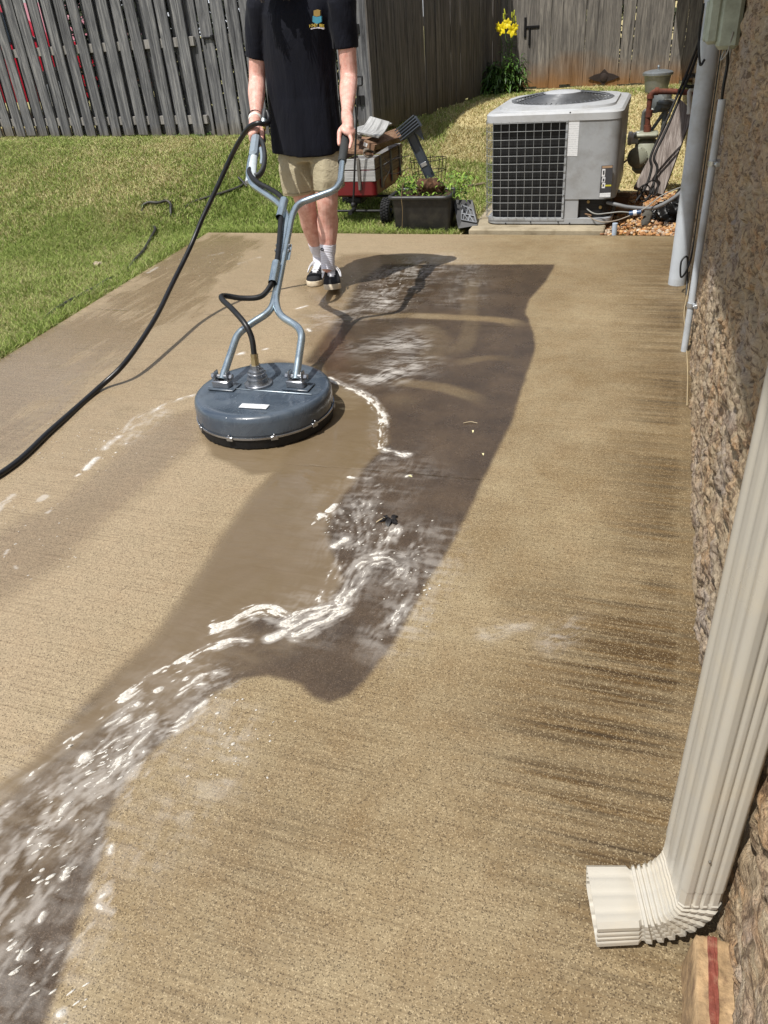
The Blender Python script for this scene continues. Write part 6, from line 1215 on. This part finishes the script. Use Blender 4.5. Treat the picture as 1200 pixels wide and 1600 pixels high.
def tyre(c, r_, w):
    e = []; m = MB(); m.lathe([(r_ * .55, -w / 2), (r_ * .93, -w / 2), (r_, -w * .32), (r_, w * .32), (r_ * .93, w / 2), (r_ * .55, w / 2)], c, (1, 0, 0), 36, False)
    for k_ in range(26):
        a = 2 * math.pi * k_ / 26
        for j_ in (-1, 0, 1):
            aa = a + (.12 if j_ == 0 else 0); cc2 = np.array(c) + (j_ * w * .31, math.cos(aa) * r_ * 1.01, math.sin(aa) * r_ * 1.01); m.box(cc2, (w * .25, .016, .012), np.array([[1, 0, 0], [0, math.sin(aa), math.cos(aa)], [0, -math.cos(aa), math.sin(aa)]]), .002)
    o = m.build('wheel', wtyre, wag, True, 40); m = MB(); m.lathe([(r_ * .1, -w * .62), (r_ * .22, -w * .6), (r_ * .25, -w * .4), (r_ * .56, -w * .35), (r_ * .56, w * .35), (r_ * .25, w * .4), (r_ * .22, w * .6), (r_ * .1, w * .62)], c, (1, 0, 0), 24); m.build('rim', dm, o, True, 40)
xr = float(onY(602, 340, WY0 - .03)[0])
for c in ((xr, WY0 + .04, .085), (WX0 - .035, WY0 + .04, .085), (xr, WY1 - .14, .085), (WX0 - .035, WY1 - .14, .085)): tyre(c, .098, .075)
h0 = onY(552, 320, WY0 - .06); h1 = onY(559, 136, WY0 - .10); m = MB(); m.tube([h0, h1], .0085, 10); a_, b2_ = onY(551, 134, WY0 - .10), onY(566, 133, WY0 - .10); c_, d_2 = onY(566, 119, WY0 - .10), onY(552, 120, WY0 - .10); m.tube(fillet([h1, b2_ * .5 + a_ * .5 + (0, 0, -.0), b2_, c_, d_2, a_, h1], .012, 4), .0075, 8); m.ball(h0, .022, 12, 8); m.build('pull_handle', dm, wag, True, 50)
# load on the wagon
gw_ = wood_lie('grey_scrap_wood', (120, 120, 118), (168, 168, 166), (200, 200, 198)); bw2 = wood_lie('brown_scrap_wood', (92, 68, 52), (134, 104, 82), (160, 132, 108))
slab4('scrap_board', [onY(556, 208, 6.45), onY(592, 216, 6.42), onY(609, 193, 6.72), onY(578, 184, 6.75)], .014, gw_, 'warped pale grey board lying on top of the scrap wood in the wagon', 'board', bend=-.02)
slab4('scrap_board', [onY(567, 228, 6.42), onY(584, 236, 6.38), onY(632, 220, 7.0), onY(616, 209, 7.05)], .045, bw2, 'brown timber with a white end label lying in the wagon under grey board', 'timber')
o_ = bpy.data.objects['scrap_board.001'] if 'scrap_board.001' in bpy.data.objects else None
c = onY(571, 226, 6.36); m = MB(); m.box(c, (.032, .004, .026), roty(.45), .001); m.build('end_label', lw, o_)
slab4('scrap_board', [onY(545, 205, 6.62), onY(560, 214, 6.6), onY(612, 196, 7.05), onY(596, 190, 7.1)], .018, gw_, 'flat grey board behind the warped board in the wagon', 'board')
slab4('scrap_board', [onY(520, 238, 6.42), onY(584, 243, 6.40), onY(618, 222, 7.0), onY(560, 216, 7.05)], .018, bw2, 'dark brown board lowest in the wagon load', 'board')
slab4('scrap_board', [onY(552, 214, 6.48), onY(563, 221, 6.46), onY(566, 210, 6.9), onY(556, 204, 6.9)], .022, wood_lie('dark_scrap', (54, 46, 40), (84, 74, 66), (110, 100, 90)), 'short dark board end poking out beside the hand in the wagon', 'board')
m = MB(); c = onY(577, 241, 6.42)
for k_ in range(5): th = np.linspace(0, 6.0, 26) + k_; m.tube(np.stack([c[0] + (.034 + .004 * k_) * np.cos(th), 6.42 + .02 * np.sin(th + k_), c[2] + .022 * np.sin(th) + .006 * k_], 1), .0058, 7)
tag(m.build('rope', MAT('grey_rope', (128, 118, 106), .9, bump=.6, bscale=200), None, True, 60), 'small bundle of grey rope on the front rim of the wagon', 'rope')
for o_ in bpy.data.objects:
    if o_.name.startswith('scrap_board'): o_['group'] = 'scrap wood loaded on the wagon'
# ================================================================== TUB AND CLUTTER
TX0, TX1 = float(onY(612, 345, 6.12)[0]), float(onY(706, 345, 6.12)[0]); TY0, TY1 = 6.12, 6.42; TZ = float(onY(660, 309, 6.12)[2])
tub = empty('planter_tub', ((TX0 + TX1) / 2, 6.27, 0), 'black plastic tub holding soil and weeds beside the wagon wheel', 'tub')
tm = MAT('black_tub_plastic', (26, 26, 25), .45, var=.2, dirt=(48, 46, 40), dscale=12)
m = MB(); A1 = rrect(TX0 + .02, TX1 - .02, TY0 + .015, TY1 - .02, .03); A2 = rrect(TX0, TX1, TY0, TY1, .035); A3 = rrect(TX0 + .018, TX1 - .018, TY0 + .018, TY1 - .018, .03); m.loft([ring3(A1, -.01), ring3(A2, TZ - .01), ring3(A3, TZ - .01), ring3(A3, TZ - .05)]); m.build('body', tm, tub, True, 40)
m = MB(); A4 = rrect(TX0 - .012, TX1 - .02, TY0 - .012, TY1 + .01, .04); P_ = [np.array(p) for p in ring3(A4, TZ)]; m.tube(np.array(P_ + [P_[0]]), .016, 10, False); m.build('rim', MAT('tub_rim', (52, 52, 52), .4), tub, True, 60)
m = MB(); A5 = rrect(TX0 + .02, TX1 - .02, TY0 + .02, TY1 - .02, .03); gx_, gy_ = np.meshgrid(np.linspace(TX0 + .015, TX1 - .015, 30), np.linspace(TY0 + .015, TY1 - .015, 20)); gz_ = TZ - .03 + fbm(gx_ * 14, gy_ * 14, 4) * .05
soil = MAT('dark_soil', (58, 40, 28), .95, bump=1, bscale=60, dirt=(92, 66, 44), dscale=30); mesh_obj('soil', np.stack([gx_, gy_, gz_], -1).reshape(-1, 3), grid_faces(30, 20), soil, tub)
weedm = NT('weed_leaf'); weedm.set(color=weedm.mix(weedm.isl(), srgb(62, 98, 30), srgb(142, 172, 66)), rough=.5); r = random.Random(6); m = MB()
for i in range(420):
    x = r.uniform(TX0 + .01, TX1 + .10); y = r.uniform(TY0 + .04, TY1 + .18); h_ = r.uniform(0, .13) * (1 if x < TX0 + .24 or x > TX1 - .12 else .35); a = r.uniform(0, 6.28); leafy(m, (x, y, max(TZ - .02 + h_, .0)), (math.cos(a), math.sin(a), r.uniform(.2, 1.0)), r.uniform(.03, .065), .009, .8, 3)
for i in range(46): x = r.uniform(TX0 + .02, TX1 + .06); y = r.uniform(TY0 + .04, TY1 + .1); m.tube(catmull([(x, y, TZ - .03), (x + r.uniform(-.03, .03), y, TZ + .05), (x + r.uniform(-.05, .05), y + r.uniform(-.02, .02), TZ + r.uniform(.08, .15))], 3), .0018, 4)
m.build('weeds', weedm.m, tub, True, None)
rb = MB(); c = onY(672, 292, 6.3); rb.ball(c, .085, 22, 14, (1.25, .8, .85)); V = np.array(rb.v); nn = fbm(V[:, 0] * 22 + 3, V[:, 2] * 22 + V[:, 1] * 9, 3) - .5; V = c + (V - c) * (1 + nn[:, None] * .9); rb.v = [tuple(v) for v in V]; r = random.Random(9)
for i in range(70): 
    a = r.uniform(0, 6.28); p0 = c + np.array([.08 * math.cos(a), -.05 + r.uniform(-.03, .02), .05 * math.sin(a)]); p1 = p0 + np.array([r.uniform(-.05, .05), r.uniform(-.03, 0), r.uniform(-.06, .03)]); rb.tube([p0, (p0 + p1) / 2 + (0, 0, .01), p1], .0014, 4)
tag(rb.build('root_ball', MAT('root_soil', (70, 46, 30), .95, bump=1, bscale=50, dirt=(112, 80, 54), dscale=34), None, True, 60), 'brown root ball of earth lying on top of the black tub', 'root ball')
# bracket arm
dkp = MAT('slate_plastic', (62, 70, 80), .5, var=.08); br = empty('plastic_bracket', onY(671, 275, 6.42), 'dark slate plastic stake with a ribbed head leaning upright out of the tub', 'garden stake')
s0, s1 = onY(673, 278, 6.40), onY(641, 208, 6.36); d3 = s1 - s0; L = np.linalg.norm(d3); Rf = frame(d3, (0, -1, 0)); m = MB(); m.box((s0 + s1) / 2, (L, .075, .03), Rf, .004); m.box((s0 + s1) / 2 + Rf @ np.array([.02, .030, .018]), (L * .9, .010, .012), Rf, .002); m.box((s0 + s1) / 2 + Rf @ np.array([.02, -.030, .018]), (L * .9, .010, .012), Rf, .002); m.build('arm', dkp, br, True, 35)
m = MB(); h0_ = onY(641, 200, 6.34); hdx = onY(655, 182, 6.34) - onY(627, 205, 6.34); Rh = frame(hdx, (0, -1, 0)); m.box(h0_, (.17, .09, .05), Rh, .006)
for i in range(5): m.box(h0_ + Rh @ np.array([-.01, .052 - i * .020, .030 + .002 * i]), (.19, .008, .018), Rh, .002)
m.prism([(-.03, 0), (.03, 0), (.0, -.10)], h0_ + Rh @ np.array([.04, -.03, -.02]), Rh[:, 0], Rh[:, 1], Rh[:, 2], .03); m.build('ribbed_head', dkp, br, True, 35)
m = MB(); m.box(s0 + d3 * .32 + Rf @ np.array([0, 0, .017]), (.03, .066, .004), Rf, .001); m.build('reflector_band', MAT('silver_band', (196, 200, 206), .3, .7), br)
# wire cage
m = MB()
for k_, (zz, rr_) in enumerate(((.0, .12), (.10, .135), (.19, .15))):
    th = np.linspace(0, 6.283, 33); c = onY(664, 262, 6.5); m.tube(np.stack([c[0] + .03 + rr_ * np.cos(th), 6.5 + rr_ * .5 * np.sin(th), c[2] - .13 + zz + .03 * np.cos(th + 1)], 1), .0028, 6, False)
for a in np.linspace(0, 6.283, 9)[:-1]: m.tube(catmull([(c[0] + .03 + .10 * math.cos(a), 6.5 + .05 * math.sin(a), c[2] - .28), (c[0] + .03 + .135 * math.cos(a), 6.5 + .07 * math.sin(a), c[2] - .06), (c[0] + .03 + .15 * math.cos(a), 6.5 + .075 * math.sin(a), c[2] + .08)], 4), .0028, 6)
m.tube(catmull([onY(640, 262, 6.45), onY(615, 272, 6.4), onY(600, 262, 6.38), onY(612, 250, 6.4), onY(640, 243, 6.45)], 6), .0028, 6); m.tube(catmull([onY(604, 300, 6.3), onY(600, 285, 6.3), onY(610, 262, 6.35), onY(600, 246, 6.35)], 6), .0028, 6)
tag(m.build('wire_cage', MAT('dark_wire', (44, 40, 38), .6, .4), None, True, 60), 'bent dark wire plant cage tangled over the tub beside the root ball', 'wire cage')
m = MB(); m.tube(catmull([onY(628, 362, 6.08), onY(629, 330, 6.085), onY(627, 305, 6.10), onY(631, 285, 6.14)], 5), .0024, 5); tag(m.build('dry_stem', MAT('dry_stem', (120, 102, 70), .8)), 'thin dry stem hanging down the front of the black tub', 'stem')
# black vented plastic piece
vp = empty('plastic_grate', (float(onY(728, 355, 6.16)[0]), 6.2, 0), 'black plastic piece with grey triangular grating between tub and air conditioner pad', 'plastic part')
bl, br_, tr, tl = onY(716, 357, 6.14), onY(746, 352, 6.16), onY(738, 312, 6.26), onY(708, 312, 6.24)
m = MB(); N = np.cross(br_ - bl, tl - bl); N /= np.linalg.norm(N); N = N if N[1] > 0 else -N
m.add([bl, br_, tr, tl] + [v + N * .12 for v in (bl, br_, tr, tl)], [(0, 1, 2, 3), (7, 6, 5, 4), (0, 4, 5, 1), (1, 5, 6, 2), (2, 6, 7, 3), (3, 7, 4, 0)]); m.build('shell', MAT('black_part', (22, 23, 25), .4), vp, False)
def bi(u, v): return (bl * (1 - u) + br_ * u) * (1 - v) + (tl * (1 - u) + tr * u) * v - N * .006
gm2 = MAT('grey_grating', (128, 132, 138), .5); m = MB()
for a, b3 in (((.25, .28), (.98, .10)), ((.98, .10), (.92, .62)), ((.92, .62), (.40, .80)), ((.40, .80), (.25, .28)), ((.30, .50), (.95, .36)), ((.36, .52), (.48, .78)), ((.48, .78), (.58, .45)), ((.58, .45), (.70, .72)), ((.70, .72), (.80, .40)), ((.35, .26), (.45, .46)), ((.45, .46), (.60, .20)), ((.60, .20), (.70, .40)), ((.70, .40), (.85, .14))): m.tube([bi(*a), bi(*b3)], .0055, 6)
m.build('grating', gm2, vp, True, 60)
m = MB(); c = onY(648, 306, 6.2);
